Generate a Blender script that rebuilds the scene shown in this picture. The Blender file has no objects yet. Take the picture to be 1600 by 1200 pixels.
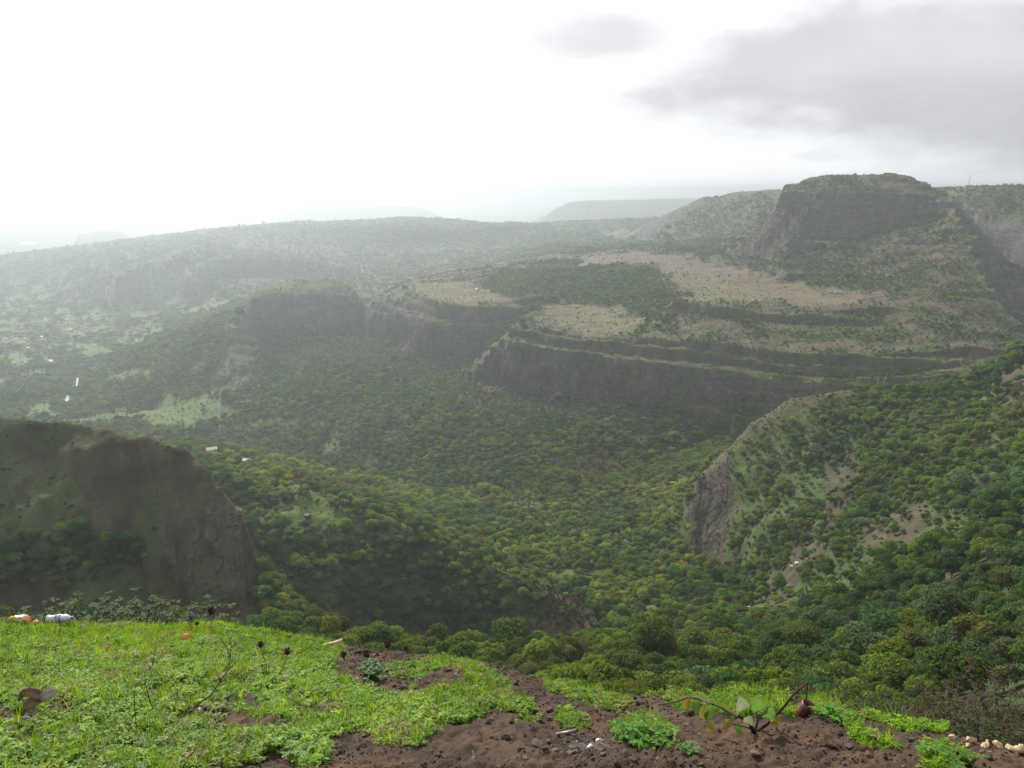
import bpy, bmesh, math, random, time
import numpy as np
from mathutils import Vector, Matrix

T0 = time.time()
rad = math.radians
sc = bpy.context.scene
C = sc.collection

# ------------------------------------------------------------------ camera, sky, sun, exposure
PITCH = 13.5
FOC = 1250.0                      # focal length in pixels of a 1600 x 1200 frame
SUN_AZ, SUN_EL = -24.0, 33.0      # degrees: negative azimuth is to the camera's west
cam_d = bpy.data.cameras.new("camera")
cam = bpy.data.objects.new("camera", cam_d)
C.objects.link(cam)
cam.location = (0, 0, 0)
cam.rotation_euler = (rad(90 - PITCH), 0, 0)
cam_d.sensor_fit = 'HORIZONTAL'
cam_d.sensor_width = 36.0
cam_d.lens = 36.0 * FOC / 1600.0
cam_d.clip_start = 0.05
cam_d.clip_end = 120000.0
sc.camera = cam

sc.render.engine = 'CYCLES'
sc.cycles.use_denoising = True
sc.cycles.max_bounces = 8
sc.cycles.diffuse_bounces = 3
sc.cycles.glossy_bounces = 2
sc.cycles.transmission_bounces = 4
sc.cycles.transparent_max_bounces = 8
sc.cycles.volume_bounces = 1
sc.cycles.sample_clamp_indirect = 4.0
sc.view_settings.view_transform = 'Standard'
sc.view_settings.look = 'None'
sc.view_settings.gamma = 1.0
sc.view_settings.use_curve_mapping = False
sc.view_settings.exposure = 0.76


class NT:
    """Small node-tree writer."""
    def __init__(self, tree):
        self.t = tree
        tree.nodes.clear()

    def n(self, kind, **kw):
        nd = self.t.nodes.new(kind)
        for k, v in kw.items():
            setattr(nd, k, v)
        return nd

    def put(self, sock, v):
        if v is None:
            return
        if hasattr(v, 'is_linked'):
            self.t.links.new(v, sock)
        else:
            if hasattr(sock.default_value, '__len__') and isinstance(v, (tuple, list)) and len(sock.default_value) == 4 and len(v) == 3:
                v = (*v, 1.0)
            sock.default_value = v

    def m(self, op, a, b=None, c=None, clamp=False):
        nd = self.n('ShaderNodeMath', operation=op, use_clamp=clamp)
        for i, v in enumerate((a, b, c)):
            self.put(nd.inputs[i], v)
        return nd.outputs[0]

    def vm(self, op, a, b=None, s=None):
        nd = self.n('ShaderNodeVectorMath', operation=op)
        self.put(nd.inputs[0], a)
        if b is not None:
            self.put(nd.inputs[1], b)
        if s is not None:
            self.put(nd.inputs[3], s)
        return nd.outputs['Value'] if op in ('DOT_PRODUCT', 'LENGTH') else nd.outputs[0]

    def noise(self, vec, scale, detail=4.0, rough=0.55, dist=0.0):
        nd = self.n('ShaderNodeTexNoise')
        self.put(nd.inputs['Vector'], vec)
        nd.inputs['Scale'].default_value = scale
        nd.inputs['Detail'].default_value = detail
        nd.inputs['Roughness'].default_value = rough
        nd.inputs['Distortion'].default_value = dist
        return nd.outputs['Fac']

    def smooth(self, v, lo, hi, a=0.0, b=1.0):
        nd = self.n('ShaderNodeMapRange', interpolation_type='SMOOTHSTEP')
        self.put(nd.inputs['Value'], v)
        nd.inputs['From Min'].default_value = lo
        nd.inputs['From Max'].default_value = hi
        nd.inputs['To Min'].default_value = a
        nd.inputs['To Max'].default_value = b
        return nd.outputs['Result']

    def mix(self, f, a, b, mode='MIX'):
        nd = self.n('ShaderNodeMix', data_type='RGBA', blend_type=mode)
        self.put(nd.inputs['Factor'], f)
        self.put(nd.inputs['A'], None)
        self.put(nd.inputs[6], a)
        self.put(nd.inputs[7], b)
        return nd.outputs[2]

    def map(self, vec, scale=(1, 1, 1), rot=(0, 0, 0), loc=(0, 0, 0)):
        nd = self.n('ShaderNodeMapping')
        self.put(nd.inputs['Vector'], vec)
        nd.inputs['Scale'].default_value = scale
        nd.inputs['Rotation'].default_value = rot
        nd.inputs['Location'].default_value = loc
        return nd.outputs[0]


sun_dir = Vector((math.sin(rad(SUN_AZ)) * math.cos(rad(SUN_EL)), math.cos(rad(SUN_AZ)) * math.cos(rad(SUN_EL)), math.sin(rad(SUN_EL))))
world = bpy.data.worlds.new("World")
sc.world = world
world.use_nodes = True
w = NT(world.node_tree)
sky = w.n('ShaderNodeTexSky', sky_type='NISHITA', sun_disc=False, sun_elevation=rad(SUN_EL), sun_rotation=rad(SUN_AZ))
sky.altitude = 600
sky.dust_density = 2.0
gen = w.n('ShaderNodeTexCoord').outputs['Generated']
dirn = w.vm('NORMALIZE', gen)
sep = w.n('ShaderNodeSeparateXYZ')
w.put(sep.inputs[0], dirn)
dx, dy, dz = sep.outputs
azd = w.m('MULTIPLY', w.m('ARCTAN2', dx, dy), 180 / math.pi)
eld = w.m('MULTIPLY', w.m('ARCSINE', dz), 180 / math.pi)
up = w.m('ADD', w.m('MAXIMUM', dz, 0.0), 0.12)
comb = w.n('ShaderNodeCombineXYZ')
w.put(comb.inputs[0], w.m('DIVIDE', dx, up))
w.put(comb.inputs[1], w.m('DIVIDE', dy, up))
cl_vec = comb.outputs[0]
n_big = w.noise(cl_vec, 0.9, 6, 0.55, 0.4)
cmb2 = w.n('ShaderNodeCombineXYZ')
w.put(cmb2.inputs[0], w.m('MULTIPLY', azd, 0.075))
w.put(cmb2.inputs[1], w.m('MULTIPLY', eld, 0.17))
n_fine = w.noise(cmb2.outputs[0], 1.6, 6, 0.52, 0.2)
# a thin bright veil over the whole sky, brightest towards the sun
sdot = w.vm('DOT_PRODUCT', dirn, tuple(sun_dir))
glow = w.m('POWER', w.m('MAXIMUM', sdot, 0.0), 7.0)
veil = w.m('ADD', w.m('MULTIPLY', glow, 5.0), w.m('MULTIPLY_ADD', n_big, 1.2, 7.0))
veil_col = w.mix(1.0, (1.0, 1.0, 1.015), veil, 'MULTIPLY')
vc = w.n('ShaderNodeVectorMath', operation='SCALE')
w.put(vc.inputs[0], (0.985, 0.995, 1.02))
w.put(vc.inputs[3], veil)
veil_amt = w.smooth(w.m('ADD', n_big, w.m('MULTIPLY', glow, 0.8)), 0.25, 0.5, 0.7, 1.0)
base = w.mix(veil_amt, sky.outputs[0], vc.outputs[0])


def cloud(az, el, ra, re, soft, amp=1.0):
    """soft-edged cloud: an ellipse of the sky with a noise-torn outline"""
    a = w.m('DIVIDE', w.m('SUBTRACT', azd, az), ra)
    e = w.m('DIVIDE', w.m('SUBTRACT', eld, el), re)
    d = w.m('SQRT', w.m('ADD', w.m('MULTIPLY', a, a), w.m('MULTIPLY', e, e)))
    d = w.m('ADD', d, w.m('MULTIPLY', w.m('SUBTRACT', n_fine, 0.5), 1.1))
    d = w.m('ADD', d, w.m('MULTIPLY', w.m('SUBTRACT', n_big, 0.5), 0.3))
    return w.smooth(d, 1.0 - soft, 1.0 + soft, amp, 0.0)


tot = cloud(25.0, 7.3, 15.5, 3.9, 0.34)
for args in ((34.0, 4.4, 13.0, 3.0, 0.45, 1.0), (5.5, 10.0, 6.0, 1.6, 0.7, 0.9), (20.5, 2.3, 1.8, 0.35, 0.6, 0.35), (31, 2.2, 5.5, 1.4, 0.7, 0.5),
             (-78, 22, 22, 7, 0.5, .8), (75, 25, 24, 8, 0.5, .9), (130, 35, 40, 12, 0.5, .9), (-140, 28, 40, 9, .5, .9), (20, 30, 22, 6, .5, .8)):
    tot = w.m('MAXIMUM', tot, cloud(*args))
cl_shade = w.m('ADD', w.m('MULTIPLY_ADD', n_fine, 1.6, w.m('MULTIPLY', n_big, 1.2)), w.smooth(eld, 1.5, 10.0, 2.4, 3.6))
cc = w.n('ShaderNodeVectorMath', operation='SCALE')
w.put(cc.inputs[0], (0.985, 0.985, 1.01))
w.put(cc.inputs[3], cl_shade)
skycol = w.mix(tot, base, cc.outputs[0])
bg = w.n('ShaderNodeBackground')
w.put(bg.inputs['Color'], skycol)
bg.inputs['Strength'].default_value = 0.09
wo = w.n('ShaderNodeOutputWorld')
w.t.links.new(bg.outputs[0], wo.inputs[0])

sun_l = bpy.data.lights.new("sun", 'SUN')
sun_l.energy = 5.0
sun_l.angle = rad(1.5)
sun_l.color = (1.0, 0.955, 0.86)
sun_o = bpy.data.objects.new("sun", sun_l)
C.objects.link(sun_o)
sun_o.rotation_euler = sun_dir.to_track_quat('Z', 'Y').to_euler()

# ------------------------------------------------------------------ pixel <-> place helpers
TH = rad(PITCH)
CT, ST = math.cos(TH), math.sin(TH)


def ray(px, py):
    """azimuth (rad) and tangent of elevation of the ray through a pixel of the 1600 x 1200 photograph"""
    u = (np.asarray(px, float) - 800.0) / FOC
    v = (600.0 - np.asarray(py, float)) / FOC
    fy = CT + v * ST
    return np.arctan2(u, fy), (v * CT - ST) / np.hypot(u, fy)


def at(px, py, d):
    az, te = ray(px, py)
    return Vector((math.sin(az) * d, math.cos(az) * d, te * d))


def project(x, y, z):
    f = y * CT - z * ST
    u = y * ST + z * CT
    return 800 + FOC * x / f, 600 - FOC * u / f


# ------------------------------------------------------------------ noise in numpy
def _hash(ix, iy, seed):
    h = (ix.astype(np.int64) * 374761393 + iy.astype(np.int64) * 668265263 + seed * 2147483647) & 0xFFFFFFFF
    h = ((h ^ (h >> 13)) * 1274126177) & 0xFFFFFFFF
    return ((h ^ (h >> 16)) & 0xFFFFFF) / float(0xFFFFFF)


def vnoise(x, y, seed=0):
    x0, y0 = np.floor(x), np.floor(y)
    fx, fy = x - x0, y - y0
    fx = fx * fx * fx * (fx * (fx * 6 - 15) + 10)
    fy = fy * fy * fy * (fy * (fy * 6 - 15) + 10)
    a, b = _hash(x0, y0, seed), _hash(x0 + 1, y0, seed)
    c, d = _hash(x0, y0 + 1, seed), _hash(x0 + 1, y0 + 1, seed)
    return (a + (b - a) * fx) * (1 - fy) + (c + (d - c) * fx) * fy - 0.5


def fbm(x, y, octv=4, seed=0, gain=0.5):
    s, a, t = 0.0, 1.0, 0.0
    for o in range(octv):
        s = s + a * vnoise(x * 2 ** o + 17.3 * o, y * 2 ** o - 9.1 * o, seed + o)
        t += a
        a *= gain
    return s * 2 / t            # roughly -1 .. 1


def sstep(a, b, v):
    t = np.clip((v - a) / (b - a), 0, 1)
    return t * t * (3 - 2 * t)


# ------------------------------------------------------------------ the land: control lines (pixel x, pixel y, metres away)
REG = ['slope', 'valley', 'hill', 'spur', 'ridge', 'mesa', 'mountain', 'far_hills', 'plain']
L = []


def ln(reg, *pts):
    L.append((REG.index(reg), pts))


# the slope that falls away below the grassy edge
ln('slope', (-300, 1080, 6), (0, 1085, 6), (400, 1095, 6), (800, 1170, 6), (1200, 1200, 6), (1600, 1290, 6), (1900, 1300, 6))
ln('slope', (-300, 1090, 15), (0, 1095, 15), (400, 1105, 15), (800, 1130, 15), (1200, 1140, 15), (1400, 1145, 15), (1600, 1162, 14), (1900, 1190, 14))
ln('slope', (-300, 1090, 60), (0, 1100, 60), (400, 1110, 60), (800, 1110, 60), (1100, 1120, 60), (1300, 1125, 60), (1600, 1150, 60), (1900, 1160, 60))
ln('slope', (-300, 1080, 130), (0, 1080, 130), (400, 1080, 130), (800, 1085, 130), (1000, 1100, 130), (1200, 1105, 130), (1400, 1115, 130), (1600, 1140, 130), (1900, 1150, 130))
for d_ in (26, 40, 90):
    ln('slope', (-300, 1100, d_), (0, 1105, d_), (400, 1112, d_), (800, 1112, d_), (1200, 1132, d_), (1400, 1140, d_), (1600, 1160, d_), (1900, 1175, d_))
ln('slope', (-200, 1060, 250), (100, 1060, 250), (400, 1065, 250), (700, 1065, 260), (930, 1052, 300))
ln('spur', (1050, 1050, 320), (1200, 1060, 280), (1400, 1070, 220), (1600, 1085, 165), (1900, 1100, 150))
ln('slope', (600, 1060, 400), (800, 1050, 400), (930, 1030, 380))
ln('spur', (1000, 1000, 500), (1100, 1000, 480), (1200, 1000, 450), (1300, 1000, 390), (1400, 1000, 320), (1500, 1000, 265), (1600, 1000, 215), (1850, 1000, 170))
ln('spur', (1150, 940, 585), (1200, 935, 570), (1300, 900, 530), (1400, 900, 440), (1500, 900, 370), (1600, 900, 315), (1850, 900, 260))
ln('spur', (1200, 800, 725), (1300, 800, 680), (1400, 800, 600), (1500, 800, 530), (1600, 800, 455), (1850, 800, 380))
ln('spur', (1200, 720, 820), (1300, 710, 790), (1400, 700, 760), (1500, 700, 700), (1600, 700, 630), (1850, 690, 560))
ln('spur', (1850, 470, 780), (1700, 510, 810), (1600, 548, 850), (1540, 582, 870), (1450, 612, 890), (1330, 608, 900), (1240, 622, 900), (1180, 662, 880), (1130, 722, 850), (1095, 754, 825))
ln('spur', (1095, 754, 825), (1084, 785, 800), (1092, 840, 765), (1094, 885, 735))
ln('spur', (1142, 720, 845), (1128, 770, 805), (1118, 840, 762), (1112, 880, 735))
ln('spur', (1094, 888, 733), (1130, 880, 722), (1160, 900, 680), (1165, 975, 570))
# behind the spur: a deep valley below the mesa
ln('valley', (1850, 640, 1050), (1600, 680, 1080), (1400, 690, 1080), (1300, 690, 1080), (1220, 690, 1090), (1160, 700, 1090))
# streams
ln('valley', (1000, 1000, 520), (955, 950, 605), (1010, 905, 690), (975, 860, 770), (930, 800, 920), (850, 778, 1000), (700, 765, 1085), (550, 745, 1230),
   (430, 718, 1380), (330, 690, 1520), (200, 660, 1750), (105, 625, 2100), (120, 602, 2350), (142, 577, 2550), (80, 560, 2850), (60, 528, 3300))
ln('valley', (850, 778, 1000), (1000, 735, 1060), (1100, 700, 1100), (1160, 690, 1100))
ln('valley', (700, 785, 1020), (820, 800, 930), (900, 815, 880))
ln('valley', (1000, 790, 900), (1060, 765, 920), (1090, 760, 930))
# forested skirt of the mesa
ln('valley', (400, 620, 1720), (500, 600, 1660))
ln('valley', (600, 640, 1410), (700, 680, 1235), (850, 700, 1145), (1000, 690, 1110))
ln('valley', (220, 640, 1900), (300, 640, 1760))
# mid ridge
ln('ridge', (0, 715, 1000), (250, 705, 1080), (300, 703, 1050), (340, 710, 1000), (400, 722, 900), (440, 745, 780), (480, 768, 700), (540, 785, 680), (600, 803, 665), (700, 850, 635), (760, 880, 620), (830, 910, 605), (900, 950, 590), (930, 978, 580))
ln('ridge', (440, 800, 672), (490, 800, 672), (540, 815, 655))
ln('ridge', (440, 830, 650), (500, 835, 648))
ln('ridge', (430, 900, 600), (600, 900, 612), (700, 925, 600), (800, 965, 582))
ln('ridge', (400, 990, 570), (600, 1010, 570), (750, 1030, 560), (850, 1022, 558), (930, 1000, 550))
ln('valley', (430, 745, 960), (600, 793, 860), (700, 838, 790), (830, 885, 715), (900, 925, 660))
ln('valley', (300, 712, 1250), (420, 728, 1150))
ln('ridge', (440, 940, 520), (300, 940, 540), (100, 800, 620), (-200, 780, 640))
# hill
ln('hill', (-300, 640, 570), (-150, 643, 555), (0, 650, 530), (60, 658, 520), (100, 658, 512), (170, 666, 500), (230, 680, 490), (290, 705, 480), (330, 740, 465), (360, 780, 450), (385, 825, 435), (397, 880, 425), (393, 930, 418))
ln('hill', (-300, 840, 470), (0, 800, 472), (100, 790, 466), (200, 800, 455), (300, 800, 448))
ln('hill', (-300, 860, 460), (0, 860, 456), (100, 870, 446), (200, 860, 436), (300, 850, 432), (370, 850, 432))
ln('hill', (-300, 970, 430), (0, 960, 430), (200, 960, 415), (370, 965, 405))
ln('slope', (-300, 1040, 350), (0, 1040, 350), (200, 1040, 350), (370, 1040, 350))
ln('hill', (-300, 680, 650), (0, 690, 640), (170, 705, 610), (290, 740, 580), (340, 800, 540), (397, 900, 480))
ln('valley', (-300, 680, 1400), (0, 683, 1400), (150, 683, 1400))
ln('valley', (-300, 655, 1750), (0, 658, 1800))
# mesa: cliff foot, ledge, rim, upper tier; first the bay, then the promontory in front of it
ln('mesa', (572, 522, 2040), (600, 532, 1930), (640, 549, 1790), (700, 571, 1680), (732, 582, 1640), (790, 590, 1600))
ln('mesa', (585, 492, 2030), (617, 490, 1900), (640, 495, 1850), (690, 506, 1730), (760, 508, 1690), (820, 505, 1680))
ln('mesa', (588, 486, 2045), (617, 486, 1915), (645, 489, 1870), (690, 502, 1745), (760, 504, 1705), (820, 501, 1695))
ln('mesa', (588, 468, 2090), (622, 480, 1930), (650, 472, 1900), (665, 466, 1850), (700, 477, 1770), (760, 480, 1730), (825, 482, 1720))
ln('mesa', (760, 600, 1545), (800, 545, 1545), (840, 510, 1560))
ln('mesa', (850, 482, 1520), (832, 487, 1480), (815, 497, 1440), (800, 514, 1415), (782, 540, 1410), (760, 566, 1420), (738, 590, 1430))
ln('mesa', (738, 592, 1430), (770, 602, 1385), (800, 608, 1350), (860, 619, 1275), (950, 626, 1220), (1060, 637, 1175), (1200, 631, 1155), (1350, 640, 1145), (1500, 640, 1150), (1610, 620, 1180), (1850, 560, 1150))
ln('mesa', (803, 530, 1390), (850, 543, 1335), (900, 553, 1280), (1000, 565, 1225), (1100, 573, 1195), (1200, 583, 1175), (1300, 590, 1170), (1400, 588, 1180), (1500, 578, 1195), (1600, 562, 1220))
ln('mesa', (806, 524, 1402), (850, 537, 1356), (900, 547, 1300), (1000, 559, 1243), (1100, 568, 1210), (1200, 578, 1190), (1300, 585, 1186), (1400, 583, 1196), (1500, 573, 1212))
ln('mesa', (822, 497, 1445), (850, 512, 1382), (920, 527, 1320), (1000, 531, 1268), (1100, 540, 1237), (1200, 549, 1217), (1300, 553, 1212), (1400, 550, 1222), (1500, 541, 1242), (1585, 527, 1277))
ln('mesa', (1060, 492, 1385), (1180, 506, 1335), (1300, 509, 1330), (1400, 502, 1338), (1500, 498, 1350))
ln('mesa', (1060, 476, 1410), (1100, 482, 1380), (1180, 488, 1362), (1280, 486, 1362), (1380, 477, 1380), (1440, 480, 1392), (1520, 470, 1410))
ln('mesa', (850, 478, 1590), (930, 496, 1470), (1000, 503, 1390))
ln('mesa', (572, 478, 2300), (577, 486, 2220), (573, 505, 2120), (568, 520, 2050))
ln('mesa', (820, 458, 1760), (900, 455, 1740), (1000, 455, 1640), (1040, 465, 1500))
ln('mesa', (640, 442, 2150), (700, 455, 1900), (780, 470, 1730))
ln('mesa', (760, 430, 2020), (860, 430, 1950), (960, 430, 1850), (1040, 440, 1720))
ln('mesa', (900, 412, 2200), (960, 408, 2170), (1030, 397, 2270), (1100, 408, 2080), (1200, 437, 1730), (1300, 456, 1560), (1375, 464, 1450))
ln('mesa', (1020, 420, 1950), (1100, 450, 1640), (1200, 468, 1480), (1290, 474, 1420))
ln('mesa', (590, 452, 2250), (640, 436, 2320), (700, 424, 2450), (820, 404, 2680), (870, 396, 2800))
ln('far_hills', (590, 462, 2650), (700, 440, 2850), (820, 418, 3000), (900, 392, 3100))
# butte
ln('mesa', (392, 458, 2150), (420, 446, 2180), (450, 438, 2200), (490, 433, 2210), (530, 437, 2200), (552, 450, 2170), (564, 468, 2120), (566, 490, 2085), (562, 515, 2055))
ln('mesa', (390, 464, 2100), (430, 462, 2090), (480, 464, 2085), (530, 468, 2080), (558, 474, 2085))
ln('mesa', (389, 496, 2062), (430, 500, 2050), (480, 506, 2045), (545, 515, 2060))
ln('far_hills', (360, 492, 2500), (480, 470, 2550), (590, 470, 2560))
ln('valley', (388, 500, 2065), (330, 515, 2150), (260, 535, 2260), (200, 560, 2330))
ln('valley', (300, 500, 3000), (350, 490, 2750))
# far hills: layered spurs with steep faces
ln('plain', (-300, 470, 4500), (50, 470, 4500), (250, 480, 3700), (330, 470, 3500))
ln('plain', (-300, 528, 3300), (60, 528, 3300), (200, 540, 2900))
ln('plain', (-300, 447, 5050), (0, 447, 5050), (90, 447, 4950))
ln('far_hills', (-300, 408, 5600), (0, 399, 5500), (60, 390, 5500), (130, 381, 5500), (200, 373, 5520), (250, 367, 5550), (330, 357, 5500), (400, 350, 5300), (480, 345, 5150), (560, 344, 5000), (600, 341, 4850), (625, 338, 4850), (700, 341, 4850), (770, 348, 4850), (860, 347, 5000), (950, 343, 5200), (1020, 340, 5200))
ln('far_hills', (-300, 414, 5420), (0, 408, 5380), (60, 400, 5380), (120, 392, 5380), (170, 386, 5400))
ln('far_hills', (105, 446, 4420), (120, 440, 4400), (160, 415, 4500), (190, 395, 4600), (225, 386, 4700), (260, 378, 4820))
ln('far_hills', (170, 422, 4800), (203, 404, 4900), (268, 388, 5030))
ln('far_hills', (165, 447, 3950), (190, 428, 4000), (220, 412, 4080), (250, 397, 4180), (300, 384, 4350), (345, 372, 4600))
ln('far_hills', (228, 422, 4330), (259, 407, 4430), (310, 393, 4620))
ln('far_hills', (290, 430, 3700), (300, 423, 3740), (325, 404, 3820), (400, 394, 3900), (480, 398, 3820), (540, 412, 3700))
ln('far_hills', (295, 440, 3620), (400, 433, 3740), (480, 435, 3660), (550, 440, 3560))
ln('far_hills', (335, 414, 4050), (400, 403, 4120), (480, 405, 4040), (535, 418, 3920))
ln('far_hills', (345, 400, 4400), (400, 385, 4560), (480, 382, 4520), (560, 385, 4420))
ln('far_hills', (330, 366, 5300), (400, 358, 5150), (480, 353, 4980), (560, 352, 4840), (625, 347, 4720), (700, 350, 4720), (770, 356, 4720), (860, 356, 4850))
ln('far_hills', (600, 434, 3700), (660, 417, 3780), (720, 410, 3780))
ln('far_hills', (600, 384, 4470), (700, 378, 4440), (800, 380, 4320), (860, 380, 4200))
ln('far_hills', (600, 392, 4180), (640, 400, 4120), (720, 392, 4120), (800, 398, 3900))
ln('far_hills', (940, 366, 4500), (1000, 364, 4300))
ln('far_hills', (900, 385, 3600), (1000, 375, 3600), (1040, 385, 2750))
# knoll and the next buttresses
ln('mountain', (1000, 352, 3900), (1020, 345, 3550), (1060, 325, 3380), (1085, 313, 3330), (1105, 305, 3300), (1118, 311, 3320), (1130, 305, 3280), (1150, 299, 3200), (1200, 297, 3100), (1232, 296, 3000))
ln('mountain', (1050, 371, 2900), (1130, 368, 2700), (1180, 360, 2450))
ln('mountain', (1122, 340, 3000), (1100, 362, 2850))
ln('mountain', (1090, 395, 2350), (1150, 385, 2150))
# mountain
ln('mountain', (1186, 362, 2000), (1210, 322, 1985), (1227, 291, 1965), (1250, 283, 1965), (1275, 276, 1985), (1290, 271, 1990), (1340, 273, 1995), (1365, 273, 2000), (1382, 269, 2000), (1405, 276, 1990), (1440, 286, 1970), (1457, 295, 1945), (1480, 313, 1890), (1500, 345, 1800), (1520, 380, 1710), (1540, 425, 1600), (1562, 470, 1480), (1588, 520, 1350), (1605, 560, 1260))
ln('mountain', (1222, 300, 1935), (1290, 294, 1910), (1350, 294, 1905), (1430, 300, 1905), (1462, 314, 1880))
ln('mountain', (1190, 366, 1905), (1240, 364, 1872), (1300, 373, 1842), (1340, 373, 1838), (1400, 352, 1845), (1440, 345, 1850), (1475, 340, 1850))
ln('mountain', (1150, 405, 1960), (1250, 420, 1730), (1330, 425, 1680), (1400, 415, 1660), (1450, 400, 1690))
ln('mountain', (1385, 462, 1460), (1420, 425, 1580), (1450, 418, 1620), (1500, 418, 1630))
ln('mountain', (1390, 468, 1430), (1430, 452, 1465), (1500, 450, 1480), (1550, 455, 1500))
ln('far_hills', (1180, 350, 2500), (1300, 310, 2500), (1400, 305, 2400), (1480, 320, 2300))
# gorge and cliff at the east edge
ln('mountain', (1480, 297, 3000), (1500, 294, 2700), (1540, 293, 2500), (1600, 293, 2400), (1700, 290, 2350), (1900, 290, 2200))
ln('mountain', (1500, 330, 2500), (1530, 335, 2320), (1600, 345, 2230), (1700, 345, 2200), (1900, 345, 2100))
ln('mountain', (1515, 348, 2350), (1540, 352, 2260), (1600, 357, 2190), (1700, 357, 2150), (1900, 357, 2050))
ln('mountain', (1530, 425, 2150), (1560, 432, 2110), (1600, 440, 2080), (1700, 440, 2050), (1900, 440, 1950))
ln('mountain', (1560, 475, 1900), (1600, 490, 1820), (1700, 490, 1780), (1900, 490, 1700))
ln('mountain', (1580, 530, 1600), (1625, 570, 1480), (1700, 570, 1450), (1900, 560, 1400))
# far mesa and what lies behind
ln('far_hills', (835, 352, 8800), (848, 345, 9000), (858, 332, 9050), (875, 322, 9050), (893, 315, 9100), (920, 313, 9100), (1000, 312, 9100), (1040, 311, 9100), (1075, 312, 9100), (1150, 312, 9200), (1250, 305, 9300), (1350, 300, 9500))
ln('far_hills', (820, 356, 8200), (860, 352, 8300), (1000, 352, 8200), (1080, 350, 8000))
ln('far_hills', (700, 362, 7000), (860, 362, 6600), (1000, 355, 6600))
ln('far_hills', (440, 332, 13500), (450, 326, 13500), (480, 323, 13500), (560, 322, 13500), (620, 321, 13500), (660, 325, 13500), (690, 337, 13500))
ln('plain', (400, 350, 10500), (560, 350, 10500), (760, 352, 10500))
ln('plain', (-300, 400, 7800), (0, 402, 7800), (100, 400, 7900), (250, 395, 8000))
ln('plain', (-300, 381, 10200), (100, 381, 10200), (300, 378, 10300))
ln('plain', (120, 366, 9000), (160, 360, 9000), (190, 362, 9000), (205, 372, 9000))
ln('plain', (-300, 352, 15500), (0, 352, 15500), (300, 352, 15500), (420, 350, 15000), (700, 350, 15000), (830, 350, 15000))
ln('far_hills', (1450, 296, 5000), (1500, 295, 5000), (1900, 293, 5000))
ln('far_hills', (1300, 298, 14000), (1500, 296, 14000), (1900, 296, 14000))
ln('plain', (-300, 313, 44000), (300, 313, 44000), (800, 313, 44000))
ln('far_hills', (900, 310, 44000), (1200, 302, 44000), (1500, 297.5, 44000), (1900, 297, 44000))

AZ0, AZ1, NC = rad(-43.5), rad(43.5), 704
RB = [(6, 40, 50), (40, 300, 150), (300, 1100, 250), (1100, 2100, 380), (2100, 6000, 110), (6000, 45000, 60)]
rr = np.concatenate([np.geomspace(a, b, n, endpoint=False) for a, b, n in RB] + [np.array([45000.0])])
NR = len(rr)
aa = np.linspace(AZ0, AZ1, NC)
lrr = np.log(rr)


def ri(r):
    return np.interp(np.log(r), lrr, np.arange(NR))


def ai(a):
    return (np.asarray(a) - AZ0) / (AZ1 - AZ0) * (NC - 1)


cons = []                          # row, col, height, region
for reg, pts in L:
    P = np.array([tuple(at(*p)) for p in pts])
    for p, q in zip(P[:-1], P[1:]):
        ra_, rb_ = np.hypot(p[0], p[1]), np.hypot(q[0], q[1])
        n = int(max(abs(ri(ra_) - ri(rb_)), abs(ai(math.atan2(p[0], p[1])) - ai(math.atan2(q[0], q[1])))) * 2) + 3
        t = np.linspace(0, 1, n)[:, None]
        # straight in plan (azimuth and log-distance), straight in sight angle: follows the photographed outline
        la = np.interp(t[:, 0], [0, 1], [math.atan2(p[0], p[1]), math.atan2(q[0], q[1])])
        lr = np.exp(np.interp(t[:, 0], [0, 1], [math.log(ra_), math.log(rb_)]))
        te = np.interp(t[:, 0], [0, 1], [p[2] / ra_, q[2] / rb_])
        cons.append(np.stack([ri(lr), ai(la), te * lr, np.full(n, reg)], 1))
cons = np.concatenate(cons)
cons = cons[(cons[:, 1] >= 0) & (cons[:, 1] <= NC - 1)]


def solve(col, iters):
    """membrane through the control lines, coarse to fine"""
    Z = None
    for f, it in zip((32, 16, 8, 4, 2, 1), iters):
        nr, nc = (NR - 1) // f + 2, (NC - 1) // f + 2
        i = np.clip(np.round(cons[:, 0] / f).astype(int), 0, nr - 1)
        j = np.clip(np.round(cons[:, 1] / f).astype(int), 0, nc - 1)
        k = i * nc + j
        cnt = np.bincount(k, minlength=nr * nc)
        s = np.bincount(k, weights=cons[:, col], minlength=nr * nc)
        m = (cnt > 0).reshape(nr, nc)
        v = (s / np.maximum(cnt, 1)).reshape(nr, nc)
        if Z is None:
            Z = np.full((nr, nc), v[m].mean())
        else:
            yi = np.clip(np.arange(nr) / 2, 0, Z.shape[0] - 1.001)
            xi = np.clip(np.arange(nc) / 2, 0, Z.shape[1] - 1.001)
            y0, x0 = yi.astype(int), xi.astype(int)
            fy, fx = (yi - y0)[:, None], (xi - x0)[None]
            A = Z[y0][:, x0] * (1 - fx) + Z[y0][:, x0 + 1] * fx
            B = Z[y0 + 1][:, x0] * (1 - fx) + Z[y0 + 1][:, x0 + 1] * fx
            Z = A * (1 - fy) + B * fy
        Z[m] = v[m]
        for _ in range(it):
            P = np.pad(Z, 1, mode='edge')
            Zn = 0.25 * (P[:-2, 1:-1] + P[2:, 1:-1] + P[1:-1, :-2] + P[1:-1, 2:])
            Zn[m] = v[m]
            Z = Zn
    return Z[:NR, :NC]


ZB = solve(2, (400, 300, 200, 120, 50, 16))
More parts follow.
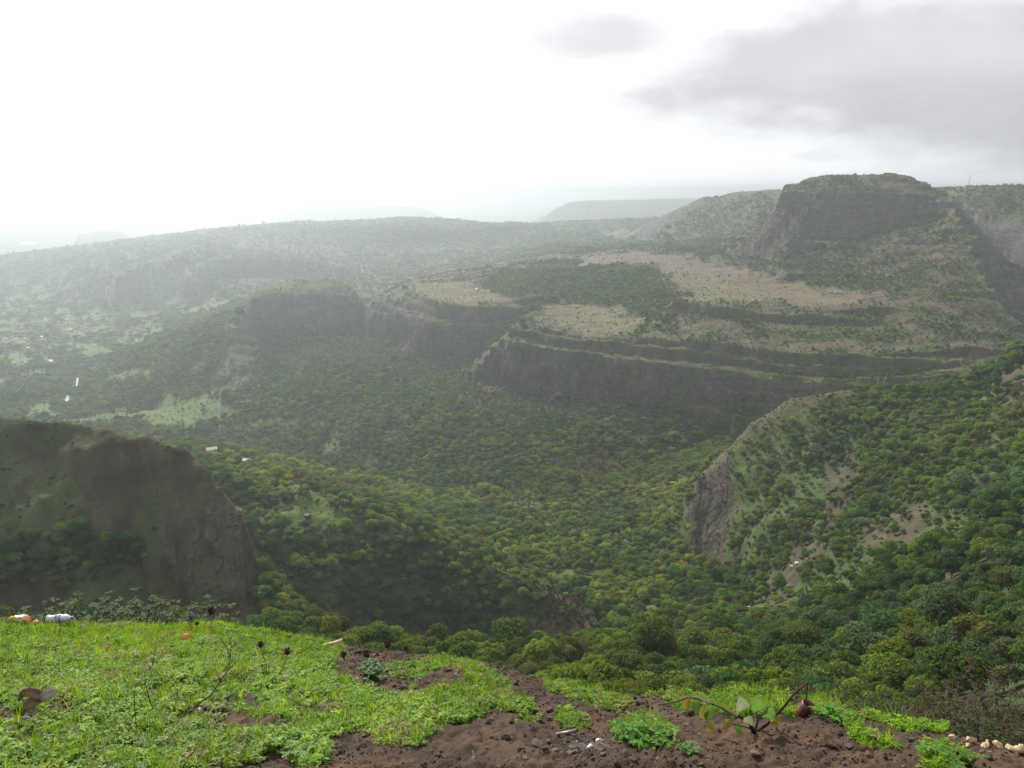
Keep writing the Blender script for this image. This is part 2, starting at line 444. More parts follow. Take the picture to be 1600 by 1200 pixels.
# region of every cell: that of the nearest control line
REGION = np.full((NR, NC), -1)
ci = np.clip(np.round(cons[:, 0]).astype(int), 0, NR - 1)
cj = np.clip(np.round(cons[:, 1]).astype(int), 0, NC - 1)
REGION[ci, cj] = cons[:, 3]
while (REGION < 0).any():
    P = np.pad(REGION, 1, mode='edge')
    best = REGION.copy()
    for sh in (P[:-2, 1:-1], P[2:, 1:-1], P[1:-1, :-2], P[1:-1, 2:]):
        best = np.where((best < 0) & (sh >= 0), sh, best)
    REGION = best


def bil(G, fi, fj):
    fi = np.clip(fi, 0, NR - 1.001)
    fj = np.clip(fj, 0, NC - 1.001)
    i, j = fi.astype(int), fj.astype(int)
    a, b = fi - i, fj - j
    return (G[i, j] * (1 - b) + G[i, j + 1] * b) * (1 - a) + (G[i + 1, j] * (1 - b) + G[i + 1, j + 1] * b) * a


R_, A_ = np.meshgrid(rr, aa, indexing='ij')
X, Y = R_ * np.sin(A_), R_ * np.cos(A_)
far = sstep(150, 900, R_)
# ribs and gullies: look the smooth land up at a displaced place
wr = fbm(X / 70, Y / 70, 4, 3) * 13 * far
big_ = sstep(1000, 1500, R_) * (1 - 0.6 * sstep(2500, 4000, R_))
wr = wr + fbm(X / 190, Y / 190, 3, 13) * 15 * big_
wt = fbm(X / 60, Y / 60, 4, 9) * 11 * far + fbm(X / 170, Y / 170, 3, 15) * 13 * big_
Xw, Yw = X + wt, Y + wr
Z = bil(ZB, ri(np.hypot(Xw, Yw)), ai(np.arctan2(Xw, Yw)))
# how steep is it
def slope_of(Zg):
    dzr = np.gradient(Zg, axis=0) / np.gradient(rr)[:, None]
    dza = np.gradient(Zg, axis=1) / (R_ * (aa[1] - aa[0]))
    return np.hypot(dzr, dza)


S0 = slope_of(Z)
cliffy = sstep(0.5, 0.95, S0)
is_mesa = np.isin(REGION, [REG.index('mesa'), REG.index('mountain'), REG.index('far_hills')])
# basalt flows: steps at fixed heights on steep ground
WOB = 6 * fbm(X / 900, Y / 900, 2, 5) + 5 * fbm(X / 90, Y / 90, 3, 6)
lay = (Z + WOB + 900) / 17.0
fl = np.floor(lay)
fr = lay - fl
stepz = (fl + sstep(0.36, 0.66, fr)) * 17.0 - 900 - WOB
Z = np.where(is_mesa, Z + (stepz - Z) * 0.9 * sstep(0.3, 0.7, S0), Z)
# general unevenness
Z = Z + fbm(X / 140, Y / 140, 5, 21) * (5.5 * sstep(200, 1500, R_) + 1.6 * sstep(40, 300, R_)) * (1 - 0.5 * (R_ > 8000))
Z = Z + fbm(X / 14, Y / 14, 3, 31) * 0.9 * sstep(20, 120, R_) + np.abs(fbm(X / 45, Y / 45, 4, 37)) * 6.0 * cliffy * far + fbm(X / 18, Y / 18, 3, 39) * 2.0 * cliffy * far
# gullies running down the hill and the mid ridge
hill = REGION == REG.index('hill')
hs = fbm((X * 0.8 + Y * 0.6) / 26, (X * -0.6 + Y * 0.8) / 110, 3, 41)
Z = Z + np.where(hill, hs * 8.0 + fbm(X / 30, Y / 30, 5, 43) * 6.0 + fbm(X / 9, Y / 9, 3, 44) * 1.6 - np.abs(fbm((X * 0.8 + Y * 0.6) / 18, (X * -0.6 + Y * 0.8) / 60, 3, 47)) * 5.0, 0) * sstep(380, 430, R_) * (1 - sstep(485, 520, R_))
SLOPE = slope_of(Z)
TE = Z / R_
RUNMAX = np.maximum.accumulate(TE, axis=0)     # skyline seen so far along each azimuth


def hit(px, py):
    """where the ray through a pixel meets the land: (azimuth, distance)"""
    az, te = ray(px, py)
    j = np.clip(ai(az), 0, NC - 1.001)
    j0 = int(j)
    col = RUNMAX[:, j0] * (1 - (j - j0)) + RUNMAX[:, j0 + 1] * (j - j0)
    k = int(np.argmax(col >= te)) if (col >= te).any() else NR - 1
    return float(az), float(rr[k])


def ground(x, y):
    return bil(Z, ri(np.maximum(np.hypot(x, y), 6.01)), ai(np.arctan2(x, y)))


def zone(pix, jit=1.0, seed=0, soft=0.0):
    """mask (on the land grid) of a patch of ground outlined in the photograph, its outline roughened"""
    poly = []
    for (a, b) in zip(pix, pix[1:] + pix[:1]):
        n = max(2, int(math.hypot(a[0] - b[0], a[1] - b[1]) / 25))
        for t in range(n):
            poly.append(hit(a[0] + (b[0] - a[0]) * t / n, a[1] + (b[1] - a[1]) * t / n))
    pa = np.array([p[0] for p in poly])
    pr = np.log([p[1] for p in poly])
    w1 = fbm(A_ * 60, np.log(R_) * 30, 4, 50 + seed) * 0.02 * jit
    w2 = fbm(A_ * 60, np.log(R_) * 30, 4, 70 + seed) * 0.03 * jit
    qa, qr = A_ + w1, np.log(R_) + w2
    inside = np.zeros(R_.shape, bool)
    lo, hi = max(0, int(ri(math.exp(pr.min()) * 0.93))), min(NR, int(ri(math.exp(pr.max()) * 1.07)) + 2)
    xa, xr = qa[lo:hi], qr[lo:hi]
    ins = np.zeros(xa.shape, bool)
    for k in range(len(pa)):
        a0, r0, a1, r1 = pa[k], pr[k], pa[k - 1], pr[k - 1]
        c = ((r0 > xr) != (r1 > xr))
        if r1 != r0:
            ins ^= c & (xa < (a1 - a0) * (xr - r0) / (r1 - r0) + a0)
    inside[lo:hi] = ins
    return inside


def soft(m, n=2):
    m = m.astype(float)
    for _ in range(n):
        P = np.pad(m, 1, mode='edge')
        m = (P[:-2, 1:-1] + P[2:, 1:-1] + P[1:-1, :-2] + P[1:-1, 2:] + 2 * m) / 6
    return m


print('land solved', round(time.time() - T0, 1))

# ------------------------------------------------------------------ materials
def material(name, build):
    m = bpy.data.materials.new(name)
    m.use_nodes = True
    t = NT(m.node_tree)
    out = t.n('ShaderNodeOutputMaterial')
    surf = build(t)
    m.node_tree.links.new(surf, out.inputs['Surface'])
    return m


def principled(t, col, rough=0.9, spec=0.2, normal=None, **kw):
    p = t.n('ShaderNodeBsdfPrincipled')
    t.put(p.inputs['Base Color'], col)
    t.put(p.inputs['Roughness'], rough)
    p.inputs['Specular IOR Level'].default_value = spec
    if normal is not None:
        t.put(p.inputs['Normal'], normal)
    for k, v in kw.items():
        t.put(p.inputs[k], v)
    return p.outputs[0]


def bump(t, height, strength=0.5, dist=1.0):
    b = t.n('ShaderNodeBump')
    b.inputs['Strength'].default_value = strength
    b.inputs['Distance'].default_value = dist
    t.put(b.inputs['Height'], height)
    return b.outputs[0]


def land_mat(t):
    at_ = t.n('ShaderNodeAttribute', attribute_name='albedo')
    rock = at_.outputs['Alpha']
    pos = t.n('ShaderNodeNewGeometry').outputs['Position']
    n1 = t.noise(pos, 0.06, 6, 0.65)
    n2 = t.noise(pos, 0.35, 5, 0.7)
    wz = t.n('ShaderNodeCombineXYZ')
    t.put(wz.inputs[2], t.m('MULTIPLY', t.noise(pos, 0.03, 4, 0.6), 22.0))
    strat = t.noise(t.map(t.vm('ADD', pos, wz.outputs[0]), scale=(0.012, 0.012, 0.14)), 1.0, 5, 0.65)
    streak = t.noise(t.map(pos, scale=(0.09, 0.09, 0.012)), 1.0, 5, 0.65)
    soil = t.m('MULTIPLY_ADD', n1, 1.1, t.m('MULTIPLY', n2, 0.9))
    wv = t.n('ShaderNodeCombineXYZ')
    wob = t.m('MULTIPLY', t.noise(pos, 0.08, 3, 0.6), 9.0)
    for k in range(3):
        t.put(wv.inputs[k], wob)
    vor = t.n('ShaderNodeTexVoronoi', feature='DISTANCE_TO_EDGE')
    t.put(vor.inputs['Vector'], t.map(t.vm('ADD', pos, wv.outputs[0]), scale=(0.08, 0.08, 0.10)))
    vor.inputs['Scale'].default_value = 1.0
    vor2 = t.n('ShaderNodeTexVoronoi', feature='DISTANCE_TO_EDGE')
    t.put(vor2.inputs['Vector'], t.map(t.vm('ADD', pos, wv.outputs[0]), scale=(0.22, 0.22, 0.4)))
    vor2.inputs['Scale'].default_value = 1.0
    crack = t.m('MULTIPLY', t.smooth(vor.outputs['Distance'], 0.0, 0.10, 0.6, 1.0), t.smooth(vor2.outputs['Distance'], 0.0, 0.09, 0.7, 1.0))
    cliff = t.m('MAXIMUM', t.m('ADD', t.m('MULTIPLY_ADD', strat, 1.9, -0.75), t.m('MULTIPLY_ADD', streak, 1.0, t.m('MULTIPLY', n2, 0.7))), 0.25)
    cliff = t.m('MULTIPLY', cliff, t.m('MULTIPLY', crack, 1.2))
    f = t.m('ADD', t.m('MULTIPLY', soil, t.m('SUBTRACT', 1.0, rock)), t.m('MULTIPLY', cliff, rock))
    sc_ = t.n('ShaderNodeVectorMath', operation='SCALE')
    t.put(sc_.inputs[0], at_.outputs['Color'])
    t.put(sc_.inputs[3], f)
    h = t.m('ADD', t.m('MULTIPLY', n1, 4.0), t.m('ADD', t.m('MULTIPLY', n2, 1.2), t.m('MULTIPLY', rock, t.m('ADD', t.m('MULTIPLY', strat, 5.0), t.m('MULTIPLY', crack, 2.5)))))
    return principled(t, sc_.outputs[0], 0.95, 0.1, bump(t, h, 0.8, 1.0))


M_LAND = material('land', land_mat)


def leaf_mat(t):
    at_ = t.n('ShaderNodeAttribute', attribute_name='tint', attribute_type='INSTANCER')
    pos = t.n('ShaderNodeTexCoord').outputs['Object']
    n = t.noise(pos, 9.0, 3, 0.6)
    sc_ = t.n('ShaderNodeVectorMath', operation='SCALE')
    t.put(sc_.inputs[0], at_.outputs['Vector'])
    t.put(sc_.inputs[3], t.m('MULTIPLY_ADD', n, 1.2, 0.45))
    col = sc_.outputs[0]
    a = t.n('ShaderNodeBsdfDiffuse')
    t.put(a.inputs[0], col)
    b = t.n('ShaderNodeBsdfTranslucent')
    t.put(b.inputs[0], t.mix(1.0, col, (1.15, 1.2, 0.6), 'MULTIPLY'))
    mx = t.n('ShaderNodeMixShader')
    mx.inputs[0].default_value = 0.35
    t.t.links.new(a.outputs[0], mx.inputs[1])
    t.t.links.new(b.outputs[0], mx.inputs[2])
    return mx.outputs[0]


M_TREE = material('tree_leaves', leaf_mat)
M_BARK = material('bark', lambda t: principled(t, t.mix(t.noise(t.n('ShaderNodeTexCoord').outputs['Object'], 30, 4), (0.04, 0.03, 0.022), (0.11, 0.085, 0.065)), 0.9))


# ------------------------------------------------------------------ object helpers
def mesh_obj(name, verts, faces, mats=(), parent=None, smooth=True, link=True):
    me = bpy.data.meshes.new(name)
    me.from_pydata([tuple(v) for v in verts], [], [tuple(f) for f in faces])
    for m in mats:
        me.materials.append(m)
    if smooth:
        me.polygons.foreach_set('use_smooth', [True] * len(me.polygons))
    me.update()
    o = bpy.data.objects.new(name, me)
    if link:
        C.objects.link(o)
    if parent is not None:
        o.parent = parent
    return o


def quad_mesh(name, verts, quads, mats=(), smooth=True, mat_index=None):
    """a mesh from numpy arrays of vertices and quads, fast"""
    me = bpy.data.meshes.new(name)
    n, q = len(verts), len(quads)
    k = quads.shape[1]
    me.vertices.add(n)
    me.vertices.foreach_set('co', np.ascontiguousarray(verts, np.float32).ravel())
    me.loops.add(q * k)
    me.loops.foreach_set('vertex_index', np.ascontiguousarray(quads, np.int32).ravel())
    me.polygons.add(q)
    me.polygons.foreach_set('loop_start', np.arange(q, dtype=np.int32) * k)
    for m in mats:
        me.materials.append(m)
    me.update(calc_edges=True)
    me.polygons.foreach_set('use_smooth', np.full(q, smooth))
    if mat_index is not None:
        me.polygons.foreach_set('material_index', np.ascontiguousarray(mat_index, np.int32))
    me.validate()
    return me


def tag(o, label=None, cat=None, group=None, kind=None):
    if label:
        o['label'] = label
    if cat:
        o['category'] = cat
    if group:
        o['group'] = group
    if kind:
        o['kind'] = kind
    return o


def empty(name, loc=(0, 0, 0)):
    o = bpy.data.objects.new(name, None)
    C.objects.link(o)
    o.location = loc
    o.empty_display_size = 0.1
    return o


# ------------------------------------------------------------------ ground cover of the land
RI = {k: i for i, k in enumerate(REG)}
def isr(*k):
    return np.isin(REGION, [RI[x] for x in k])


def soften(G, n):
    for _ in range(n):
        P = np.pad(G, 2, mode='edge')
        G = (P[:-4, 2:-2] + P[4:, 2:-2] + P[2:-2, :-4] + P[2:-2, 4:] + G) / 5
    return G


TPI = (Z - soften(Z, 12)) / (R_ * 0.004)
N1 = fbm(X / 120, Y / 120, 5, 101)
N2 = fbm(X / 35, Y / 35, 4, 111)
N3 = fbm(X / 400, Y / 400, 4, 121)
FOREST = np.zeros(R_.shape)
FOREST[isr('valley', 'spur', 'ridge', 'slope')] = 0.97
FOREST[isr('hill')] = 0.004
FOREST = np.where(isr('far_hills'), 0.8 * (0.5 + 0.5 * sstep(0.08, 0.3, S0 + 0.15 * N1)) * (1 - 0.6 * sstep(0.6, 0.9, S0)), FOREST)
FOREST = np.where(isr('plain'), 0.8 * sstep(-0.35, 0.15, 0.6 * N1 + N2), FOREST)
FOREST = np.where(isr('mesa', 'mountain'), np.where(isr('mountain'), 0.3, 0.16) + 0.6 * sstep(-0.1, 0.5, N2 + 0.5 * N1) * (1 - sstep(0.7, 1.0, S0)), FOREST)
west = isr('valley') & (A_ < rad(-15)) & (R_ > 1600)
FOREST = np.where(west, 0.95 * sstep(-0.5, -0.05, 0.7 * N1 + 0.7 * N2), FOREST)

z_skirt = zone([(390, 503), (470, 510), (545, 519), (600, 534), (640, 552), (700, 574), (760, 597), (860, 623), (950, 631), (1060, 641), (1190, 634), (1170, 700), (1000, 735), (850, 770), (600, 710), (400, 610)], 1.0, 1)
FOREST[z_skirt] = 0.97
z_skirt |= zone([(290, 530), (385, 502), (425, 508), (420, 610), (300, 610)], 1.0, 31)
z_skirt |= isr('mesa') & (A_ < ray(391, 480)[0])
z_fieldb = zone([(918, 402), (1000, 395), (1050, 399), (1100, 409), (1160, 423), (1240, 443), (1300, 457), (1376, 464), (1340, 473), (1240, 478), (1160, 470), (1100, 455), (1050, 432), (1020, 411), (960, 413), (890, 421)], 1.2, 2)
z_tan = zone([(822, 478), (880, 475), (960, 480), (1000, 500), (990, 523), (930, 524), (860, 509)], 1.0, 3) | \
    zone([(640, 447), (700, 440), (760, 450), (800, 476), (700, 476), (660, 468)], 1.0, 4) | \
    zone([(935, 364), (1010, 360), (1040, 369), (960, 373)], 1.0, 5) | \
    zone([(1040, 425), (1130, 432), (1200, 472), (1090, 474)], 1.0, 6)
z_matrees = zone([(750, 440), (860, 407), (980, 413), (1020, 425), (1060, 470), (1050, 525), (1000, 498), (960, 477), (830, 474), (780, 462)], 1.0, 7) | \
    zone([(1040, 391), (1100, 372), (1200, 372), (1300, 400), (1390, 430), (1385, 458), (1300, 450), (1200, 428), (1100, 402)], 1.0, 8)
FOREST[z_matrees] = 0.95
FOREST[zone([(1062, 370), (1020, 352), (1060, 328), (1104, 309), (1150, 302), (1230, 299), (1200, 350), (1130, 370)], 0.6, 45)] = 0.8
FOREST[zone([(392, 459), (450, 440), (530, 439), (560, 466), (530, 470), (400, 467)], 0.5, 46)] = 0.6
FOREST[z_fieldb] = 0.015
FOREST[z_tan & ~z_matrees] = 0.10
z_clear = zone([(436, 792), (515, 787), (545, 815), (525, 832), (440, 830)], 0.6, 9)
z_field = zone([(212, 650), (262, 616), (345, 626), (322, 652), (240, 672)], 1.0, 10) | zone([(0, 560), (35, 548), (70, 560), (30, 570)], 1, 11) | \
    zone([(40, 640), (75, 628), (90, 650), (50, 655)], 1, 12) | zone([(95, 540), (130, 530), (150, 545), (110, 552)], 1, 13) | zone([(180, 585), (230, 575), (250, 590), (190, 598)], 1, 16)
z_hilltrees = zone([(-60, 868), (20, 850), (60, 842), (180, 842), (222, 855), (228, 878), (195, 905), (60, 922), (-60, 928)], 0.35, 14)
z_hillrock = zone([(255, 835), (300, 800), (368, 788), (388, 830), (382, 935), (330, 955), (265, 905)], 0.3, 15)
z_slab = zone([(1092, 750), (1140, 712), (1146, 765), (1128, 885), (1088, 892), (1076, 800)], 0.25, 17)
z_spgrass = zone([(1136, 716), (1165, 688), (1215, 642), (1245, 624), (1290, 622), (1235, 680), (1190, 745), (1150, 800), (1135, 880), (1114, 880)], 0.35, 18)
z_gully = zone([(1290, 690), (1348, 698), (1342, 760), (1312, 830), (1275, 880), (1210, 958), (1150, 985), (1165, 950), (1230, 870), (1288, 800)], 0.8, 19)
z_bare = zone([(1345, 812), (1450, 788), (1435, 850), (1350, 862)], 0.4, 20) | zone([(1440, 905), (1540, 880), (1530, 925), (1450, 935)], .4, 23) | zone([(1545, 590), (1640, 560), (1640, 650), (1570, 625)], .4, 24)
z_nose = zone([(860, 905), (905, 935), (935, 970), (925, 990), (860, 1022), (815, 1000), (850, 960)], 0.5, 21)
z_saddle = zone([(404, 840), (480, 830), (480, 965), (398, 985), (404, 920)], 0.3, 27)
z_white = zone([(330, 706), (348, 706), (348, 713), (330, 713)], 0.1, 22)
FOREST[z_saddle] = 0.95
FOREST[z_clear] = 0.0
FOREST[z_field] = 0.13
FOREST[z_hilltrees] = 0.0
FOREST[z_hillrock] = 0.0
FOREST[z_slab] = 0.0
FOREST[z_spgrass] = 0.36
FOREST[z_gully] = 0.4
FOREST[z_bare] = 0.45
FOREST[z_nose] = 0.3
FOREST = FOREST * np.where(isr('mesa', 'mountain'), 1 - 0.8 * sstep(0.8, 1.2, S0), 1)
FOREST = FOREST * np.where(isr('spur', 'valley', 'ridge') & ~z_skirt & (R_ > 400), 0.3 + 0.7 * sstep(-0.5, -0.12, N2 + 0.6 * N1), 1)

FOREST = np.where(isr('far_hills', 'mesa', 'mountain'), FOREST * (1 - np.where(isr('far_hills'), 0.5, 0.85) * sstep(0.15, 0.9, TPI + 0.3 * N2)), FOREST)
FOREST = soft(FOREST, 2)
z_edge = zone([(1330, 600), (1240, 612), (1175, 652), (1122, 715), (1085, 748), (1100, 770), (1150, 715), (1200, 668), (1250, 640), (1340, 620)], 0.5, 33)
FOREST[zone([(1495, 298), (1600, 297), (1660, 296), (1660, 348), (1600, 346), (1520, 335)], 0.5, 36)] = 0.85
FOREST[z_edge] = 0.2
FOREST[z_slab] = 0.0
FOREST[z_spgrass & (N2 < 0.1)] = 0.12
GRASS = np.array([0.085, 0.125, 0.030])
DRY = np.array([0.100, 0.092, 0.045])
BROWN = np.array([0.086, 0.065, 0.046])
ROCK = np.array([0.074, 0.066, 0.061])
SOIL = np.array([0.095, 0.068, 0.048])
FLOOR = np.array([0.035, 0.052, 0.018])
HILLC = np.array([0.054, 0.052, 0.027])


def mixc(A, col, m):
    return A + (np.asarray(col) - A) * m[..., None]


NF = fbm(X / 9, Y / 9, 4, 141)
SCRUB = np.array([0.050, 0.048, 0.028])
ALB = np.broadcast_to(FLOOR, R_.shape + (3,)).copy()
ALB = mixc(ALB, GRASS * 0.75, (1 - sstep(0.3, 0.85, FOREST)) * sstep(-0.4, 0.4, N1 + 0.3))
ALB = mixc(ALB, SOIL * 0.7, isr('spur', 'ridge', 'valley') * (1 - sstep(0.3, 0.85, FOREST)) * sstep(-0.1, 0.3, NF + N1) * 0.8)
ALB = mixc(ALB, GRASS * 0.55, isr('far_hills') * np.maximum(1 - sstep(0.1, 0.3, S0), sstep(0.1, 0.8, TPI)))
ALB = mixc(ALB, DRY * 0.45, isr('far_hills') * (1 - sstep(0.05, 0.2, S0)) * sstep(-0.2, 0.3, N1))
mm = isr('mesa', 'mountain')
ALB = mixc(ALB, SCRUB, mm * (1 - sstep(0.5, 0.9, FOREST)) * 0.85)
ALB = mixc(ALB, GRASS * 0.6, mm * sstep(0.05, 0.4, N1 + 0.6 * NF) * (1 - sstep(0.5, 0.9, FOREST)) * 0.7)
ALB = mixc(ALB, SOIL * 0.9, mm * sstep(0.05, 0.4, -N2 + 0.4 * NF) * (1 - sstep(0.5, 0.9, FOREST)) * 0.6)
plain_f = isr('plain') | west
ALB = mixc(ALB, GRASS * 0.9, plain_f * 0.8)
ALB = mixc(ALB, DRY * 0.9, plain_f * sstep(0.1, 0.4, N3 * 0.6 + N2 + 0.3 * NF) * 0.6)
ALB = mixc(ALB, FLOOR * 1.2, plain_f * sstep(0.0, 0.4, -N2 + 0.6 * NF) * 0.8)
hl = isr('hill')
ALB = mixc(ALB, HILLC, hl * 1.0)
ALB = mixc(ALB, np.array([0.064, 0.080, 0.028]), hl * sstep(-0.3, 0.3, N2 + 0.8 * NF) * 0.85)
ALB = mixc(ALB, np.array([0.056, 0.042, 0.029]), hl * sstep(0.0, 0.4, -N2 + 0.5 * hs) * 0.7)
ALB = ALB * np.where(hl, 0.72 * (1 + 0.6 * hs), 1)[..., None].clip(0.5, 1.6)  # hill gullies darkened, ribs lightened: relief shading painted into the albedo
ALB = mixc(ALB, FLOOR, soft(z_saddle))
ALB = mixc(ALB, FLOOR, isr('spur', 'slope') * (1 - sstep(330, 420, R_)))
ALB = mixc(ALB, BROWN, soft(z_fieldb) * sstep(-0.7, 0.1, N2 + 0.3 * NF + 0.1))
ALB = mixc(ALB, DRY, (z_fieldb & (N2 < -0.05)) * 0.6)
ALB = mixc(ALB, DRY * 0.95, soft(z_tan & ~z_matrees) * sstep(-0.7, 0.3, N2 + 0.6 * NF))
ALB = mixc(ALB, GRASS * 0.85, soft(z_clear | z_field, 1) * (0.75 + 0.5 * NF).clip(0, 1))
ALB = mixc(ALB, GRASS * 0.55, soft(z_spgrass, 4) * sstep(-0.5, 0.3, N2 + 0.6 * NF + 0.1))
ALB = mixc(ALB, SOIL * 0.8, soft(z_spgrass, 4) * sstep(-0.1, 0.4, -N2 + 0.6 * NF) * 0.8)
ALB = mixc(ALB, np.array([0.060, 0.058, 0.027]), soft(z_edge, 3) * 0.85)
ALB = mixc(ALB, np.array([0.046, 0.039, 0.027]), soft(z_gully, 3) * sstep(-0.8, 0.1, N2 + 0.6 * NF + 0.3))
ALB = mixc(ALB, GRASS * 0.7, soft(z_gully, 3) * sstep(0.1, 0.5, NF + 0.4 * N2) * 0.8)
ALB = mixc(ALB, SOIL * 0.6, soft(z_bare, 3) * 0.8)
ALB = mixc(ALB, SOIL * 0.6, soft(z_nose, 4) * 0.8)
RK = sstep(0.75, 1.15, SLOPE + 0.3 * N2 + 0.25 * NF) * np.where(isr('mesa', 'mountain', 'far_hills'), 1.0, 0.0)
RK = np.maximum(RK, np.where(isr('spur', 'ridge', 'valley') & ~z_saddle, sstep(1.9, 2.4, SLOPE), 0))
RK = np.maximum(RK, np.where(hl, 0.6 * sstep(1.3, 1.9, SLOPE + 0.3 * NF), 0))
RK = np.maximum(RK, soft(z_slab, 5) * sstep(-0.5, 0.1, N2 + 0.6 * NF + 0.2) + soft(z_hillrock, 8) * sstep(-0.35, 0.3, N2 + 0.9 * NF + 0.15))
RK = RK * (1 - 0.7 * sstep(-0.05, 0.35, fbm(A_ * 160, Z / 40, 4, 301) + 0.5 * NF))
upper_tier = isr('mesa') * sstep(-268, -252, Z) * (A_ > ray(640, 480)[0])
RK = RK * (1 - 0.6 * upper_tier)
z_eastcliff = zone([(1522, 352), (1600, 352), (1660, 350), (1660, 500), (1590, 500), (1545, 430)], 0.4, 35)
RK = np.maximum(RK, soft(z_eastcliff, 2) * sstep(-0.6, 0.0, N2 + 0.3))
RK = RK * (1 - z_skirt) * (1 - z_saddle)
ALB = mixc(ALB, GRASS * 0.6, isr('mesa', 'mountain') * sstep(0.2, 0.9, TPI + 0.8 * NF) * 0.6)
ALB = mixc(ALB, ROCK, RK)
ALB = mixc(ALB, np.array([0.046, 0.039, 0.029]), soft(z_slab, 2) * sstep(-0.6, 0.3, NF + 0.5) * 0.9)
ALB = ALB * (1 + 0.35 * NF[..., None]).clip(0.5, 1.6)
# muddy streambed stones
z_bed = zone([(968, 838), (984, 850), (984, 872), (970, 872)], 0.2, 25)
ALB = mixc(ALB, np.array([0.3, 0.28, 0.26]), z_bed * 0.7)
print('ground cover', round(time.time() - T0, 1))

# ------------------------------------------------------------------ the land as meshes, one for each landform
REG_NAME = {'slope': 'slope', 'valley': 'valley', 'hill': 'hill', 'spur': 'hillside', 'ridge': 'wooded_ridge', 'mesa': 'plateau', 'mountain': 'mountain', 'far_hills': 'far_hills', 'plain': 'plain'}
V_ALL = np.stack([X, Y, Z], -1).reshape(-1, 3)
RGBA = np.concatenate([ALB, RK[..., None]], -1).reshape(-1, 4)
idx = np.arange(NR * NC).reshape(NR, NC)
Q_ALL = np.stack([idx[:-1, :-1], idx[:-1, 1:], idx[1:, 1:], idx[1:, :-1]], -1).reshape(-1, 4)
QREG = REGION[:-1, :-1].reshape(-1)
for rname in REG:
    q = Q_ALL[QREG == RI[rname]]
    if not len(q):
        continue
    used, inv = np.unique(q, return_inverse=True)
    me = quad_mesh(REG_NAME[rname], V_ALL[used], inv.reshape(-1, 4), (M_LAND,))
    ca = me.color_attributes.new('albedo', 'FLOAT_COLOR', 'POINT')
    ca.data.foreach_set('color', np.ascontiguousarray(RGBA[used], np.float32).ravel())
    o = bpy.data.objects.new(REG_NAME[rname], me)
    C.objects.link(o)
    tag(o, kind='structure')
print('land meshes', round(time.time() - T0, 1))

# ------------------------------------------------------------------ tree models: trunk with limbs, crown of leaf clumps
rng = np.random.default_rng(7)


def ico(sub=1):
    bm = bmesh.new()
    bmesh.ops.create_icosphere(bm, subdivisions=sub, radius=1.0)
    v = np.array([x.co[:] for x in bm.verts])
    f = np.array([[y.index for y in x.verts] for x in bm.faces])
    bm.free()
    return v, f


ICO_V, ICO_F = ico(2)


def tube(path, radii, sides=6):
    """verts, quads of a bent tapering tube"""
    V, F = [], []
    path = [Vector(p) for p in path]
    for i, p in enumerate(path):
        d = (path[min(i + 1, len(path) - 1)] - path[max(i - 1, 0)]).normalized()
        a = d.orthogonal().normalized()
        if i and abs(a.dot(pa)) < 0.99:
            a = (pa - d * pa.dot(d)).normalized()
        pa = a
        b = d.cross(a)
        for k in range(sides):
            t = 2 * math.pi * k / sides
            V.append(p + (a * math.cos(t) + b * math.sin(t)) * radii[i])
    for i in range(len(path) - 1):
        for k in range(sides):
            F.append((i * sides + k, i * sides + (k + 1) % sides, (i + 1) * sides + (k + 1) % sides, (i + 1) * sides + k))
    n = len(path) - 1
    F.append(tuple(range(sides))[::-1])
    F.append(tuple(n * sides + k for k in range(sides)))
    return V, F


def join(*parts):
    V, F = [], []
    for v, f in parts:
        o = len(V)
        V += [tuple(x) for x in v]
        F += [tuple(i + o for i in g) for g in f]
    return V, F


def crown_geo(seed, nlobe=11, flat=0.75, spread=0.36, leaves=175, size=0.043, core=True, open_=0.0):
    g = np.random.default_rng(seed)
    V, F = [], []
    n = 0
    lobes = []
    for i in range(nlobe):
        for _ in range(30):
            p = g.normal(size=3)
            p /= np.linalg.norm(p)
            p *= spread * g.uniform(0.35, 1.0) ** 0.5
            p[2] = abs(p[2]) * flat * g.uniform(0.5, 1.1) if g.random() < 0.8 else -abs(p[2]) * 0.3
            if all(np.linalg.norm(p - q) > 0.13 for q, _ in lobes):
                break
        lobes.append((p, g.uniform(0.13, 0.24)))
    cz = 0.58
    for p, r in lobes:
        c = p + np.array([0, 0, cz])
        if core:
            v = ICO_V * (r * 0.82) * np.array([1, 1, 0.8]) * (1 + 0.35 * g.normal(size=(len(ICO_V), 1)).clip(-1, 1)) + c
            V.append(v)
            F.append(np.concatenate([ICO_F, ICO_F[:, 2:]], 1) + n)
            n += len(v)
        m = leaves
        d = g.normal(size=(m, 3))
        d[:, 2] = np.where(d[:, 2] < -0.4, -d[:, 2], d[:, 2])
        d /= np.linalg.norm(d, axis=1)[:, None]
        pos = c + d * r * np.array([1, 1, 0.82]) * g.uniform(0.75, 1.15, (m, 1))
        nn = d + g.normal(size=(m, 3)) * 0.55
        nn /= np.linalg.norm(nn, axis=1)[:, None]
        t1 = np.cross(nn, g.normal(size=(m, 3)))
        t1 /= np.linalg.norm(t1, axis=1)[:, None]
        t2 = np.cross(nn, t1)
        s = size * g.uniform(0.5, 1.15, (m, 1))
        bend = nn * s * 0.35
        q = np.stack([pos - t1 * s, pos - t2 * s * 0.6 + bend, pos + t1 * s, pos + t2 * s * 0.6 + bend], 1).reshape(-1, 3)
        V.append(q)
        F.append(np.arange(m * 4).reshape(-1, 4) + n)
        n += m * 4
    return np.concatenate(V), np.concatenate(F)


